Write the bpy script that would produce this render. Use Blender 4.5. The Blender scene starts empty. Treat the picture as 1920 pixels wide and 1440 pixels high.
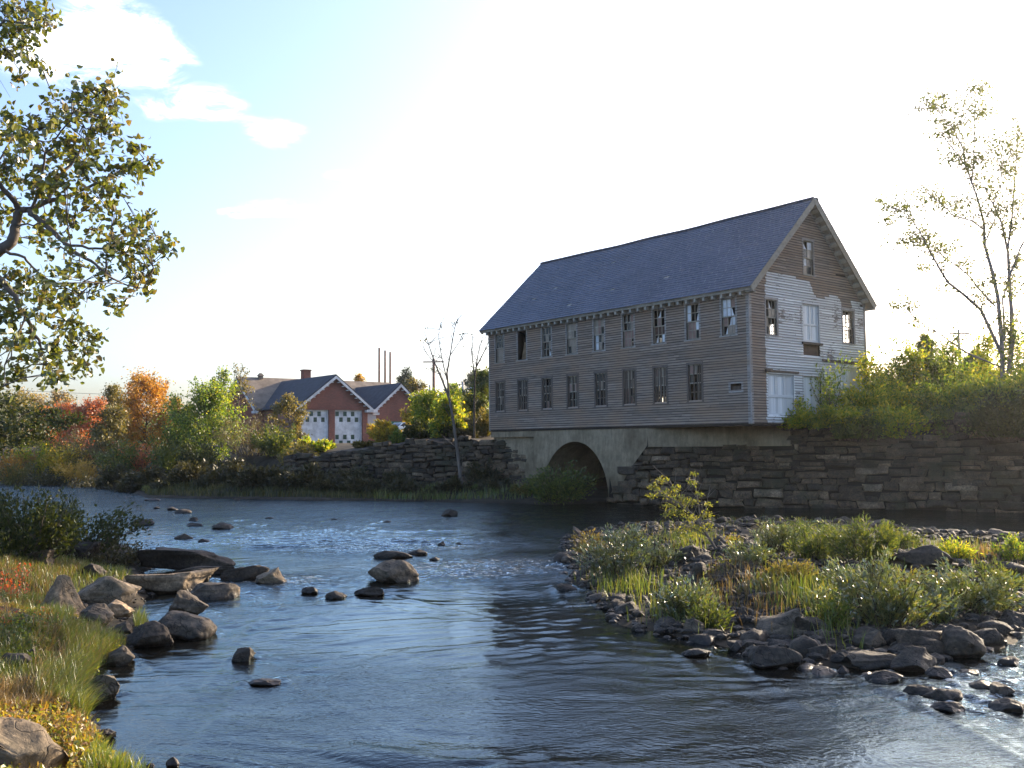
import bpy, bmesh, math, random
import numpy as np
from mathutils import Matrix, Vector
PI = math.pi
C = bpy.context.scene.collection
sc = bpy.context.scene

# ------------------------------------------------------------------ camera
CAM_H = 2.95
F, PITCH, ROLL = 1744.255, 0.0639, -0.0092          # focal length in px of the 1920 px wide photo, radians
cam_d = bpy.data.cameras.new('camera'); cam = bpy.data.objects.new('camera', cam_d); C.objects.link(cam)
cam_d.sensor_width = 36; cam_d.lens = 36*F/1920; cam_d.clip_start = .1; cam_d.clip_end = 5000
cam.matrix_world = (Matrix.Translation((0, 0, CAM_H)) @ Matrix.Rotation(PI/2+PITCH, 4, 'X') @ Matrix.Rotation(ROLL, 4, 'Z'))
sc.camera = cam
# ------------------------------------------------------------------ light
SUN_AZ, SUN_EL = math.radians(46.3), math.radians(17.5)     # azimuth clockwise from the view direction
SKY_STRENGTH, SUN_STRENGTH, EXPOSURE = 0.15, 4.4, 1.6
sun_d = bpy.data.lights.new('sun', 'SUN'); sun_d.energy = SUN_STRENGTH; sun_d.angle = math.radians(.53); sun_d.color = (1, .83, .6)
sun = bpy.data.objects.new('sun', sun_d); C.objects.link(sun)
sdir = Vector((math.sin(SUN_AZ)*math.cos(SUN_EL), math.cos(SUN_AZ)*math.cos(SUN_EL), math.sin(SUN_EL)))
sun.rotation_euler = sdir.to_track_quat('Z', 'Y').to_euler(); sun.location = (30, 40, 40)
sc.view_settings.view_transform = 'Standard'; sc.view_settings.look = 'None'
sc.view_settings.exposure = EXPOSURE; sc.view_settings.gamma = 1
sc.cycles.use_denoising = True
sc.cycles.max_bounces = 8; sc.cycles.transparent_max_bounces = 12; sc.cycles.diffuse_bounces = 3
sc.cycles.glossy_bounces = 3; sc.cycles.transmission_bounces = 4
sc.cycles.caustics_reflective = False; sc.cycles.caustics_refractive = False

# ------------------------------------------------------------------ pixel -> place helpers
def ray(px, py):
    a, b = px-960, py-720
    u = a*math.cos(ROLL)+b*math.sin(ROLL); v = -a*math.sin(ROLL)+b*math.cos(ROLL)
    x, yc, zc = u/F, 1, -v/F
    return np.array([x, yc*math.cos(PITCH)-zc*math.sin(PITCH), yc*math.sin(PITCH)+zc*math.cos(PITCH)])
CP = np.array([0, 0, CAM_H])
def gnd(px, py, z=0.):
    d = ray(px, py); return CP+d*((z-CAM_H)/d[2])
def at(px, py, Y):
    d = ray(px, py); return CP+d*(Y/d[1])

# ------------------------------------------------------------------ noise
def _h(i, j, k, s):
    n = (i*374761393+j*668265263+k*1274126177+s*974634777) & 0x7fffffff
    n = ((n ^ (n >> 13))*1274126177) & 0x7fffffff
    n = ((n ^ (n >> 16))*668265263) & 0x7fffffff
    return ((n ^ (n >> 15)) & 0xffffff)/float(0xffffff)
def vnoise(p, s=0):
    p = np.asarray(p, float); i = np.floor(p).astype(np.int64); f = p-i; f = f*f*(3-2*f)
    r = 0
    for a in (0, 1):
        for b in (0, 1):
            for c in (0, 1):
                w = (f[:, 0] if a else 1-f[:, 0])*(f[:, 1] if b else 1-f[:, 1])*(f[:, 2] if c else 1-f[:, 2])
                r = r+w*_h(i[:, 0]+a, i[:, 1]+b, i[:, 2]+c, s)
    return r*2-1
def fbm(p, s=0, o=4):
    p = np.asarray(p, float); r = 0; a = 1
    for k in range(o): r = r+a*vnoise(p*2**k+k*17.3, s+k); a *= .5
    return r
def smooth(a, b, x): t = np.clip((x-a)/(b-a), 0, 1); return t*t*(3-2*t)

# ------------------------------------------------------------------ materials
class Mat:
    def __init__(s, name):
        s.m = bpy.data.materials.new(name); s.m.use_nodes = True; s.t = s.m.node_tree; s.t.nodes.clear()
        s.out = s.n('ShaderNodeOutputMaterial')
    def n(s, ty, ins=None, **attrs):
        nd = s.t.nodes.new(ty)
        for k, v in attrs.items(): setattr(nd, k, v)
        for k, v in (ins or {}).items():
            sock = nd.inputs[k]
            if isinstance(v, bpy.types.NodeSocket): s.t.links.new(v, sock)
            elif isinstance(v, bpy.types.Node): s.t.links.new(v.outputs[0], sock)
            else: sock.default_value = v
        return nd
    def ramp(s, fac, stops, interp='LINEAR'):
        r = s.n('ShaderNodeValToRGB', {0: fac}); cr = r.color_ramp; cr.interpolation = interp
        while len(cr.elements) < len(stops): cr.elements.new(.5)
        for e, (p, c) in zip(cr.elements, stops): e.position = p; e.color = (*c, 1) if len(c) == 3 else c
        return r.outputs[0]
    def noise(s, scale, vec=None, detail=4, rough=.55, dist=0):
        d = {'Scale': scale, 'Detail': detail, 'Roughness': rough, 'Distortion': dist}
        if vec is not None: d['Vector'] = vec
        return s.n('ShaderNodeTexNoise', d).outputs['Fac']
    def coord(s, which='Object', scale=None, rot=None):
        o = s.n('ShaderNodeTexCoord').outputs[which]
        if which == 'World': o = s.n('ShaderNodeNewGeometry').outputs['Position']
        if scale or rot:
            o = s.n('ShaderNodeMapping', {'Vector': o, 'Scale': scale or (1, 1, 1), 'Rotation': rot or (0, 0, 0)}).outputs[0]
        return o
    def pos(s): return s.n('ShaderNodeNewGeometry').outputs['Position']
    def island(s): return s.n('ShaderNodeNewGeometry').outputs['Random Per Island']
    def math(s, op, a, b=0., clamp=False):
        return s.n('ShaderNodeMath', {0: a, 1: b}, operation=op, use_clamp=clamp).outputs[0]
    def mix(s, fac, a, b, blend='MIX'):
        nd = s.n('ShaderNodeMix', data_type='RGBA', blend_type=blend)
        for k, v in ((0, fac), (6, a), (7, b)):
            if isinstance(v, tuple): nd.inputs[k].default_value = (*v, 1) if len(v) == 3 else v
            elif isinstance(v, (int, float)): nd.inputs[k].default_value = v
            else: s.t.links.new(v, nd.inputs[k])
        return nd.outputs[2]
    def bump(s, h, strength=.5, dist=.02, normal=None):
        d = {'Height': h, 'Strength': strength, 'Distance': dist}
        if normal is not None: d['Normal'] = normal
        return s.n('ShaderNodeBump', d).outputs[0]
    def pbsdf(s, col, rough=.8, normal=None, spec=.3, metal=0):
        d = {'Base Color': (*col, 1) if isinstance(col, tuple) and len(col) == 3 else col, 'Roughness': rough, 'Specular IOR Level': spec, 'Metallic': metal}
        if normal is not None: d['Normal'] = normal
        return s.n('ShaderNodeBsdfPrincipled', d).outputs[0]
    def end(s, sh): s.t.links.new(sh, s.out.inputs[0]); return s.m

def m_wood(name, dark, light, warm, rough=.85, along=(1, 1, 14)):
    m = Mat(name); v = m.coord('Object', scale=along)
    a = m.noise(1.6, v, 6, .65); b = m.noise(.6, m.coord('Object', scale=(1, 1, 2.2)), 5)
    c = m.ramp(a, [(.25, dark), (.55, light), (.8, warm)])
    k = m.math('ADD', m.math('MULTIPLY', m.island(), .5), .78)
    c = m.mix(1., c, m.n('ShaderNodeCombineColor', {0: k, 1: k, 2: k}).outputs[0], 'MULTIPLY')
    c = m.mix(m.ramp(b, [(.42, (0, 0, 0)), (.66, (.75, .75, .75))]), c, warm)
    return m.end(m.pbsdf(c, rough, m.bump(a, .35, .01), .2))
def m_plain(name, col, rough=.7, var=.25, scale=3., spec=.3, bumpd=.004):
    m = Mat(name); a = m.noise(scale, m.coord('Object'), 5, .6)
    lo = tuple(x*(1-var) for x in col); hi = tuple(min(1, x*(1+var)) for x in col)
    return m.end(m.pbsdf(m.ramp(a, [(.3, lo), (.7, hi)]), rough, m.bump(a, .4, bumpd), spec))
def m_leaf(name, cols, trans=.5, rough=.5, gloss=.035):
    m = Mat(name); r = m.island()
    st = [(i/max(1, len(cols)-1), c) for i, c in enumerate(cols)]
    col = m.ramp(r, st)
    n = m.noise(.9, m.pos(), 2)
    col = m.mix(1., col, m.ramp(n, [(.3, (.72, .74, .7)), (.7, (1.2, 1.15, 1.05))]), 'MULTIPLY')
    col = m.mix(1., col, (1.35, 1.35, 1.35, 1), 'MULTIPLY')
    d = m.n('ShaderNodeBsdfDiffuse', {0: col}).outputs[0]
    tcol = m.mix(1., col, (1.5, 1.35, .55, 1), 'MULTIPLY')
    t = m.n('ShaderNodeBsdfTranslucent', {0: tcol}).outputs[0]
    x = m.n('ShaderNodeMixShader', {0: trans, 1: d, 2: t}).outputs[0]
    g = m.n('ShaderNodeBsdfGlossy', {0: (1, 1, 1, 1), 'Roughness': rough}).outputs[0]
    return m.end(m.n('ShaderNodeMixShader', {0: gloss, 1: x, 2: g}).outputs[0])
def m_stone(name, a, b, c, island=False, wet=True, scale=2.2, rough=.8, moss=None):
    m = Mat(name); p = m.pos(); co = m.coord('Object')
    n1 = m.noise(scale, p, 8, .65, .3); n2 = m.noise(scale*7, p, 5, .7); n3 = m.noise(.7, p, 3)
    col = m.ramp(n1, [(.28, a), (.5, b), (.72, c)])
    col = m.mix(1., col, m.ramp(n2, [(.3, (.45, .45, .45)), (.6, (1.15, 1.12, 1.08)), (.7, (1.8, 1.72, 1.6))]), 'MULTIPLY')
    if island:
        k = m.island(); col = m.mix(1., col, m.ramp(k, [(0, (.45, .47, .48)), (.5, (1, .94, .86)), (.85, (1.5, 1.38, 1.2)), (.97, (2.1, 1.95, 1.75)), (1, (3., 2.9, 2.7))]), 'MULTIPLY')
    else:
        k = m.n('ShaderNodeObjectInfo').outputs['Random']; col = m.mix(1., col, m.ramp(k, [(0, (.7, .7, .72)), (.6, (1, .96, .9)), (1, (1.3, 1.2, 1.1))]), 'MULTIPLY')
    if moss: col = m.mix(m.ramp(n3, [(.5, (0, 0, 0)), (.68, (.8, .8, .8))]), col, moss)
    r = rough
    if wet:
        z = m.n('ShaderNodeSeparateXYZ', {0: p}).outputs[2]
        w = m.ramp(m.math('ADD', z, m.math('MULTIPLY', n2, .05)), [(.05, (1, 1, 1)), (.14, (0, 0, 0))])
        col = m.mix(w, col, m.mix(1., col, (.33, .3, .27), 'MULTIPLY'))
        r = m.math('SUBTRACT', rough, m.math('MULTIPLY', w, .45))
    ck = m.n('ShaderNodeTexVoronoi', {'Vector': m.n('ShaderNodeVectorMath', {0: p, 1: m.n('ShaderNodeTexNoise', {'Vector': p, 'Scale': 3.}).outputs['Color']}, operation='ADD').outputs[0], 'Scale': scale*.9}, feature='DISTANCE_TO_EDGE').outputs['Distance']
    ckm = m.ramp(ck, [(.0, (0, 0, 0)), (.03, (1, 1, 1))]); col = m.mix(1., col, m.mix(ckm, (.5, .48, .45), (1, 1, 1)), 'MULTIPLY')
    bmp = m.bump(n1, .7, .08); bmp = m.bump(ckm, .5, .02, bmp); bmp = m.bump(n2, .45, .015, bmp)
    return m.end(m.pbsdf(col, r, bmp, .35))

M = {}
M['siding'] = m_wood('weathered_siding', (.15, .115, .09), (.315, .255, .21), (.36, .24, .16))
M['casing'] = m_wood('bare_casing', (.065, .055, .048), (.13, .112, .098), (.15, .11, .085), along=(3, 3, 3))
M['plank'] = m_wood('weathered_plank', (.035, .028, .023), (.095, .078, .064), (.12, .088, .065), along=(14, 14, 1))
M['trim'] = m_wood('weathered_trim', (.17, .155, .14), (.33, .31, .29), (.28, .23, .18), along=(3, 3, 3))
M['eave'] = m_wood('eave_paint', (.17, .155, .125), (.32, .295, .245), (.29, .24, .17), along=(3, 3, 3))
M['eave_light'] = m_wood('tail_paint_soffit_bounce', (.30, .28, .24), (.46, .44, .39), (.36, .31, .24), along=(3, 3, 3))  # pale tail paint; on the soffit, bounced ground light put into the colour
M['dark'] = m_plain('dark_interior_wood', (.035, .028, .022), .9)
M['brown_board'] = m_plain('brown_board', (.085, .05, .035), .8, .3, 6)
M['plywood'] = m_plain('plywood', (.22, .15, .085), .8, .5, 2)
def white_paint(name, peel):
    m = Mat(name); co = m.coord('Object', scale=(1, 1, 5)); n = m.noise(2.2, co, 7, .7); n2 = m.noise(.55, m.coord('Object'), 3)
    w = m.ramp(m.math('ADD', m.math('MULTIPLY', n2, .65), m.math('MULTIPLY', n, .6)), [(peel, (0, 0, 0)), (peel+.025, (1, 1, 1))])
    wood = m.ramp(n, [(.3, (.06, .05, .045)), (.6, (.17, .15, .135))])
    k = m.math('ADD', m.math('MULTIPLY', m.island(), .35), .70)
    wh = m.mix(1., (.76, .76, .74), m.n('ShaderNodeCombineColor', {0: k, 1: k, 2: k}).outputs[0], 'MULTIPLY')
    return m.end(m.pbsdf(m.mix(w, wh, wood), .65, m.bump(n, .25, .006), .3))
M['white_siding'] = white_paint('peeling_white_paint', .70)
M['white_door'] = white_paint('pale_door_paint', .80)
M['shade_edge'] = m_wood('painted_shadow_line', (.040, .032, .027), (.085, .068, .056), (.12, .085, .062))  # shadow line between clapboards, painted along each board's lower edge
M['shade_edge_white'] = m_wood('painted_shadow_line_white', (.12, .11, .10), (.26, .25, .24), (.22, .18, .15))  # same painted shadow line, for the white boards
def slate():
    m = Mat('slate_roof'); r = m.island(); n = m.noise(.45, m.coord('Object'), 4); n2 = m.noise(9, m.coord('Object'), 4)
    col = m.ramp(r, [(0, (.082, .095, .122)), (.5, (.092, .107, .138)), (.9, (.103, .115, .146)), (1, (.125, .122, .132))])
    col = m.mix(1., col, m.ramp(n, [(.3, (.8, .82, .85)), (.7, (1.2, 1.15, 1.15))]), 'MULTIPLY')
    return m.end(m.pbsdf(col, .55, m.bump(n2, .3, .006), .45))
M['slate'] = slate()
M['roof_sunlit'] = m_plain('sunlit_shingle', (.19, .15, .115), .9, .35, 1.2)  # sunlight on the rear wing's roof put into a lighter, browner colour
M['roof_dark'] = m_plain('dark_shingle', (.045, .05, .062), .85, .3, 2.)  # shade put into the front gable roofs' colour; also the mill's ridge cap
def brick():
    m = Mat('red_brick')
    b = m.n('ShaderNodeTexBrick', {'Vector': m.coord('Object', rot=(PI/2, 0, 0)), 'Color1': (.26, .082, .055, 1), 'Color2': (.17, .055, .04, 1), 'Mortar': (.2, .15, .125, 1), 'Scale': 1.,
        'Mortar Size': .010, 'Brick Width': .22, 'Row Height': .075})
    n = m.noise(.5, m.coord('Object'), 5)
    col = m.mix(1., b.outputs[0], m.ramp(n, [(.3, (.75, .75, .78)), (.7, (1.25, 1.2, 1.15))]), 'MULTIPLY')
    return m.end(m.pbsdf(col, .85, m.bump(b.outputs[1], .3, -.01), .2))
M['brick'] = brick()
M['white'] = m_plain('white_trim', (.68, .68, .66), .6, .12, 2)
M['white_worn'] = m_plain('worn_white_panel', (.58, .58, .57), .6, .35, 1.6)
M['green_glass'] = m_plain('dark_green_pane', (.012, .05, .035), .25, .3, 2, .5)
M['green_panel'] = m_plain('green_panel', (.03, .13, .075), .6, .15)
M['black'] = m_plain('dark_pane', (.01, .011, .013), .15, .2, 2, .5)
M['pane_clear'] = None
def pane(name, col, tr, rough):
    m = Mat(name); n = m.noise(2.5, m.coord('Object'), 4, .7)
    d = m.pbsdf(m.ramp(n, [(.3, tuple(x*.7 for x in col)), (.7, tuple(min(1, x*1.2) for x in col))]), rough, None, .5)
    t = m.n('ShaderNodeBsdfTransparent', {0: (.9, .92, .9, 1)}).outputs[0]
    return m.end(m.n('ShaderNodeMixShader', {0: m.ramp(n, [(.35, (1-tr,)*3), (.75, (min(1, 1.25-tr),)*3)]), 1: t, 2: d}).outputs[0])
M['pane_clear'] = pane('dirty_glass', (.05, .055, .06), .55, .12)
M['pane_dusty'] = pane('dusty_glass', (.27, .21, .16), .12, .3)
M['pane_white'] = pane('white_pane', (.62, .64, .66), .02, .5)
M['pane_pink'] = pane('pinkish_board', (.27, .17, .135), .0, .8)
def concrete():
    m = Mat('old_concrete'); n = m.noise(.8, m.coord('Object'), 7, .65); n2 = m.noise(6, m.coord('Object', scale=(1, 1, .25)), 6, .7)
    col = m.ramp(n, [(.25, (.115, .088, .055)), (.5, (.25, .20, .135)), (.75, (.38, .315, .22))])
    col = m.mix(1., col, m.ramp(n2, [(.3, (.7, .7, .68)), (.65, (1.15, 1.12, 1.08)), (.78, (1.7, 1.7, 1.6))]), 'MULTIPLY')
    z = m.n('ShaderNodeSeparateXYZ', {0: m.pos()}).outputs[2]
    damp = m.ramp(m.math('ADD', m.math('MULTIPLY', z, .3), m.math('MULTIPLY', n, .5)), [(.35, (1, 1, 1)), (.95, (0, 0, 0))])
    col = m.mix(m.math('MULTIPLY', damp, .75), col, m.mix(1., col, (.42, .41, .34), 'MULTIPLY'))
    return m.end(m.pbsdf(col, .9, m.bump(n2, .4, .02), .2))
M['concrete'] = concrete()
M['wall_stone'] = m_stone('rubble_stone', (.034, .025, .017), (.08, .060, .042), (.145, .112, .078), island=True, wet=False, moss=(.035, .036, .018))
M['earth_dark'] = m_plain('dark_earth', (.022, .018, .014), .95, .4, 2)
M['rock'] = m_stone('river_rock', (.05, .040, .030), (.115, .092, .067), (.22, .175, .125))
M['rock_dark'] = m_stone('dark_river_rock', (.026, .021, .016), (.055, .044, .034), (.10, .08, .06))
M['rock_warm'] = m_stone('warm_bank_boulder', (.08, .062, .042), (.18, .14, .095), (.32, .255, .18), moss=(.10, .085, .05))
M['cobble'] = m_stone('cobble', (.032, .026, .021), (.07, .058, .047), (.13, .11, .088), scale=5)
M['bar_rock'] = m_stone('bar_rock', (.03, .024, .018), (.068, .055, .042), (.135, .11, .08))
M['gravel'] = m_stone('gravel', (.03, .026, .022), (.065, .056, .048), (.12, .105, .09), island=True, scale=6)
M['bark'] = m_wood('bark', (.028, .023, .018), (.075, .06, .048), (.10, .08, .06), along=(6, 6, 1.2))
M['bark_grey'] = m_wood('grey_bark', (.06, .052, .046), (.14, .12, .105), (.16, .13, .10), along=(6, 6, 1.2))
M['bark_pale'] = m_wood('overexposed_bark', (.10, .09, .10), (.20, .18, .19), (.2, .17, .15), along=(6, 6, 1.2))  # overexposure of the thin tree put into a paler, violet colour
M['pole'] = m_wood('pole_wood', (.12, .07, .05), (.22, .13, .10), (.25, .15, .11), along=(5, 5, 1))
M['pole_grey'] = m_wood('grey_pole_wood', (.2, .18, .16), (.34, .31, .28), (.3, .25, .2), along=(5, 5, 1))
M['metal'] = m_plain('grey_metal', (.35, .36, .37), .45, .1, 3, .5)
M['wire'] = m_plain('wire_rubber', (.03, .03, .03), .6, .1)
M['car'] = m_plain('white_car_paint', (.7, .7, .7), .25, .05, 1, .5)
L = {}
L['maple_near'] = m_leaf('near_branch_leaves', [(.055, .075, .02), (.085, .11, .026), (.13, .135, .033), (.07, .10, .025), (.13, .095, .035)], .45, .3, .06)
L['locust'] = m_leaf('thin_tree_leaves', [(.05, .075, .022), (.085, .11, .032), (.12, .13, .04)], .45)
L['yellowgreen'] = m_leaf('yellow_green_leaves', [(.065, .115, .014), (.13, .195, .02), (.22, .255, .026), (.40, .33, .04)], .6, .4, .03)
L['sapling'] = m_leaf('sapling_leaves', [(.07, .10, .02), (.12, .15, .025), (.20, .20, .03), (.10, .10, .025)], .5)
L['yellow'] = m_leaf('yellow_leaves', [(.12, .13, .02), (.26, .22, .03), (.36, .27, .03), (.22, .13, .03)], .5)
L['green'] = m_leaf('green_leaves', [(.035, .07, .012), (.08, .14, .02), (.13, .19, .024), (.25, .25, .035)], .58)
L['midgreen'] = m_leaf('mid_green_leaves', [(.03, .052, .014), (.065, .092, .02), (.12, .13, .028)], .45)
L['orange'] = m_leaf('orange_maple_leaves', [(.17, .085, .02), (.30, .15, .03), (.36, .21, .035), (.24, .10, .03), (.19, .15, .035)], .5)
L['gold'] = m_leaf('golden_leaves', [(.26, .18, .05), (.36, .25, .08), (.30, .20, .05)], .45)
L['red'] = m_leaf('red_maple_leaves', [(.26, .07, .035), (.38, .12, .06), (.34, .15, .08), (.22, .10, .05)], .4)
L['tan'] = m_leaf('tan_leaves', [(.17, .13, .06), (.25, .18, .09), (.14, .12, .05)], .4)
L['olive'] = m_leaf('olive_leaves', [(.06, .065, .02), (.11, .10, .03), (.16, .12, .04)], .4)
L['greyolive'] = m_leaf('grey_olive_twig_leaves', [(.06, .055, .03), (.10, .09, .05), (.13, .11, .065), (.09, .10, .04)], .35)
L['darkgreen'] = m_leaf('dark_green_leaves', [(.014, .022, .009), (.028, .04, .013), (.045, .05, .016)], .35, .5, .02)
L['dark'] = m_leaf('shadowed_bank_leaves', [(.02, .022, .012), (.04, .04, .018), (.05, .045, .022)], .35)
L['pine'] = m_leaf('pine_needles', [(.016, .03, .014), (.03, .045, .02), (.045, .058, .024)], .2)
L['spruce'] = m_leaf('spruce_needles', [(.05, .085, .02), (.09, .135, .03), (.14, .17, .035)], .5)
L['willow'] = m_leaf('glossy_willow_leaves', [(.028, .05, .012), (.05, .08, .016), (.085, .105, .02), (.13, .125, .028)], .45, .28, .14)
L['grass'] = m_leaf('grass_blades', [(.04, .07, .015), (.07, .105, .02), (.105, .125, .03), (.15, .13, .05)], .45, .4, .05)
L['bank_grass'] = m_leaf('bank_grass_blades', [(.03, .04, .012), (.055, .06, .018), (.09, .08, .03)], .35)
L['grass_bright'] = m_leaf('bright_grass_blades', [(.045, .08, .014), (.075, .115, .02), (.115, .14, .028), (.15, .14, .05)], .5, .4, .04)
L['grass_dry'] = m_leaf('dry_grass_blades', [(.09, .065, .032), (.16, .11, .055), (.20, .13, .06), (.12, .10, .045)], .4, .45, .04)
L['weed'] = m_leaf('autumn_weed_leaves', [(.10, .13, .02), (.18, .18, .028), (.28, .22, .04), (.20, .10, .035), (.12, .15, .025)], .45, .4, .04)
L['weed_red'] = m_leaf('red_weed_leaves', [(.22, .035, .02), (.32, .06, .03), (.27, .09, .04)], .45)

# ------------------------------------------------------------------ mesh helpers
def link(name, me, parent=None, loc=None):
    o = bpy.data.objects.new(name, me); C.objects.link(o)
    if parent is not None: o.parent = parent
    if loc is not None: o.location = loc
    return o
def tag(o, label=None, cat=None, group=None, kind=None):
    if label: o['label'] = label
    if cat: o['category'] = cat
    if group: o['group'] = group
    if kind: o['kind'] = kind
    return o
def empty(name, loc, rz=0, label=None, cat=None, group=None):
    o = link(name, None, None, loc); o.rotation_euler = (0, 0, rz); o.empty_display_size = .3
    return tag(o, label, cat, group)
def np_mesh(name, V, faces, mats, midx=None, smooth_=False):
    """faces: list of (M,k) int arrays"""
    me = bpy.data.meshes.new(name); V = np.asarray(V, np.float32)
    faces = [np.asarray(f, np.int32) for f in faces if len(f)]
    me.vertices.add(len(V)); me.vertices.foreach_set('co', V.ravel())
    lens = np.concatenate([np.full(len(f), f.shape[1], np.int32) for f in faces])
    loops = np.concatenate([f.ravel() for f in faces])
    me.loops.add(len(loops)); me.loops.foreach_set('vertex_index', loops)
    me.polygons.add(len(lens)); me.polygons.foreach_set('loop_start', np.concatenate([[0], np.cumsum(lens)[:-1]]).astype(np.int32))
    me.polygons.foreach_set('loop_total', lens)
    if midx is not None: me.polygons.foreach_set('material_index', np.asarray(midx, np.int32))
    me.polygons.foreach_set('use_smooth', np.full(len(lens), smooth_, bool))
    for m in (mats if isinstance(mats, (list, tuple)) else [mats]): me.materials.append(m)
    me.update(calc_edges=True); me.validate(); return me
class MB:
    def __init__(s): s.v = []; s.f = []; s.mi = []
    def face(s, pts, mi=0):
        i = len(s.v); s.v += [tuple(p) for p in pts]; s.f.append(tuple(range(i, i+len(pts)))); s.mi.append(mi)
    def hexa(s, p, mi=0):           # 8 points: bottom ring 0-3, top ring 4-7
        i = len(s.v); s.v += [tuple(q) for q in p]
        for f in ((0, 3, 2, 1), (4, 5, 6, 7), (0, 1, 5, 4), (1, 2, 6, 5), (2, 3, 7, 6), (3, 0, 4, 7)):
            s.f.append(tuple(i+k for k in f)); s.mi.append(mi)
    def box(s, x0, y0, z0, x1, y1, z1, mi=0):
        s.hexa([(x0, y0, z0), (x1, y0, z0), (x1, y1, z0), (x0, y1, z0), (x0, y0, z1), (x1, y0, z1), (x1, y1, z1), (x0, y1, z1)], mi)
    def pbox(s, P, u0, u1, z0, z1, n0, n1, mi=0):
        s.hexa([P(u0, z0, n0), P(u1, z0, n0), P(u1, z0, n1), P(u0, z0, n1), P(u0, z1, n0), P(u1, z1, n0), P(u1, z1, n1), P(u0, z1, n1)], mi)
    def build(s, name, mats, parent=None, loc=None, smooth_=False):
        me = bpy.data.meshes.new(name); me.from_pydata(s.v, [], s.f)
        for m in (mats if isinstance(mats, (list, tuple)) else [mats]): me.materials.append(m)
        me.polygons.foreach_set('material_index', s.mi); me.polygons.foreach_set('use_smooth', [smooth_]*len(s.f))
        me.update(); return link(name, me, parent, loc)
def tubes(polys, k=6):
    """polys: list of (pts Nx3, radii N) -> V, [quads]"""
    V, Q, off = [], [], 0
    ang = np.arange(k)*2*PI/k
    for pts, rad in polys:
        pts = np.asarray(pts, float); rad = np.asarray(rad, float); n = len(pts)
        t = np.gradient(pts, axis=0); t /= np.linalg.norm(t, axis=1)[:, None]+1e-9
        ref = np.where(np.abs(t[:, 2:3]) > .9, np.array([[1., 0, 0]]), np.array([[0, 0, 1.]]))
        ref = np.tile(ref[:1], (n, 1)) if n else ref
        a = np.cross(t, ref); a /= np.linalg.norm(a, axis=1)[:, None]+1e-9; b = np.cross(t, a)
        ring = pts[:, None]+rad[:, None, None]*(a[:, None]*np.cos(ang)[None, :, None]+b[:, None]*np.sin(ang)[None, :, None])
        V.append(ring.reshape(-1, 3))
        i = np.arange(n-1)[:, None]*k+off; j = np.arange(k)[None]; j2 = (j+1) % k
        Q.append(np.stack([i+j, i+j2, i+k+j2, i+k+j], -1).reshape(-1, 4)); off += n*k
    return np.concatenate(V), [np.concatenate(Q)]
def unit(v): return v/(np.linalg.norm(v, axis=-1, keepdims=True)+1e-9)
def leaf_geo(rng, P, size, width=.5, droop=.2, near=False, D=None, flat=0.):
    n = len(P); d = rng.normal(size=(n, 3))
    if D is not None: d = d*.55+D
    d[:, 2] -= droop; d = unit(d)
    nn = rng.normal(size=(n, 3)); nn[:, 2] += flat; w = unit(np.cross(d, nn)); nrm = np.cross(w, d)
    s = (size*rng.uniform(.65, 1.3, n))[:, None]; hw = s*width*.5*rng.uniform(.8, 1.2, (n, 1))
    if near:
        fold = nrm*hw*.45; curl = nrm*s*rng.uniform(-.25, .1, (n, 1))
        v = np.stack([P, P+d*s*.3-w*hw+fold, P+d*s*.68-w*hw*.8+fold+curl*.5, P+d*s+curl, P+d*s*.68+w*hw*.8+fold+curl*.5, P+d*s*.3+w*hw+fold], 1)
        i = np.arange(n)[:, None]*6
        q = np.concatenate([i+np.array([[0, 1, 2, 3]]), i+np.array([[0, 3, 4, 5]])], 0)
        return v.reshape(-1, 3), [q]
    v = np.stack([P, P+d*s*.45-w*hw, P+d*s, P+d*s*.45+w*hw], 1); i = np.arange(n)[:, None]*4
    return v.reshape(-1, 3), [i+np.array([[0, 1, 2, 3]])]
def blade_geo(rng, P, h, w, lean=.5, wind=(0, 0)):
    """arching grass blades: base points, 3 segments"""
    n = len(P); a = rng.uniform(0, 2*PI, n); dirx = np.stack([np.cos(a), np.sin(a), np.zeros(n)], 1)*rng.uniform(.1, 1, (n, 1))*lean
    dirx[:, 0] += wind[0]; dirx[:, 1] += wind[1]
    hh = (h*rng.uniform(.55, 1.25, n))[:, None]; side = unit(np.stack([-np.sin(a), np.cos(a), np.zeros(n)], 1))*w*rng.uniform(.7, 1.3, (n, 1))
    up = np.array([[0, 0, 1.]]); R = []
    for t, k in ((0, 1.), (.4, .85), (.75, .6), (1., .08)):
        c = P+up*hh*(t-.28*t*t*np.linalg.norm(dirx, axis=1, keepdims=True))+dirx*hh*t**1.8
        R += [c-side*k, c+side*k]
    v = np.stack(R, 1); i = np.arange(n)[:, None]*8
    q = np.concatenate([i+np.array([[2*j, 2*j+1, 2*j+3, 2*j+2]]) for j in range(3)], 0)
    return v.reshape(-1, 3), [q]

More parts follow.
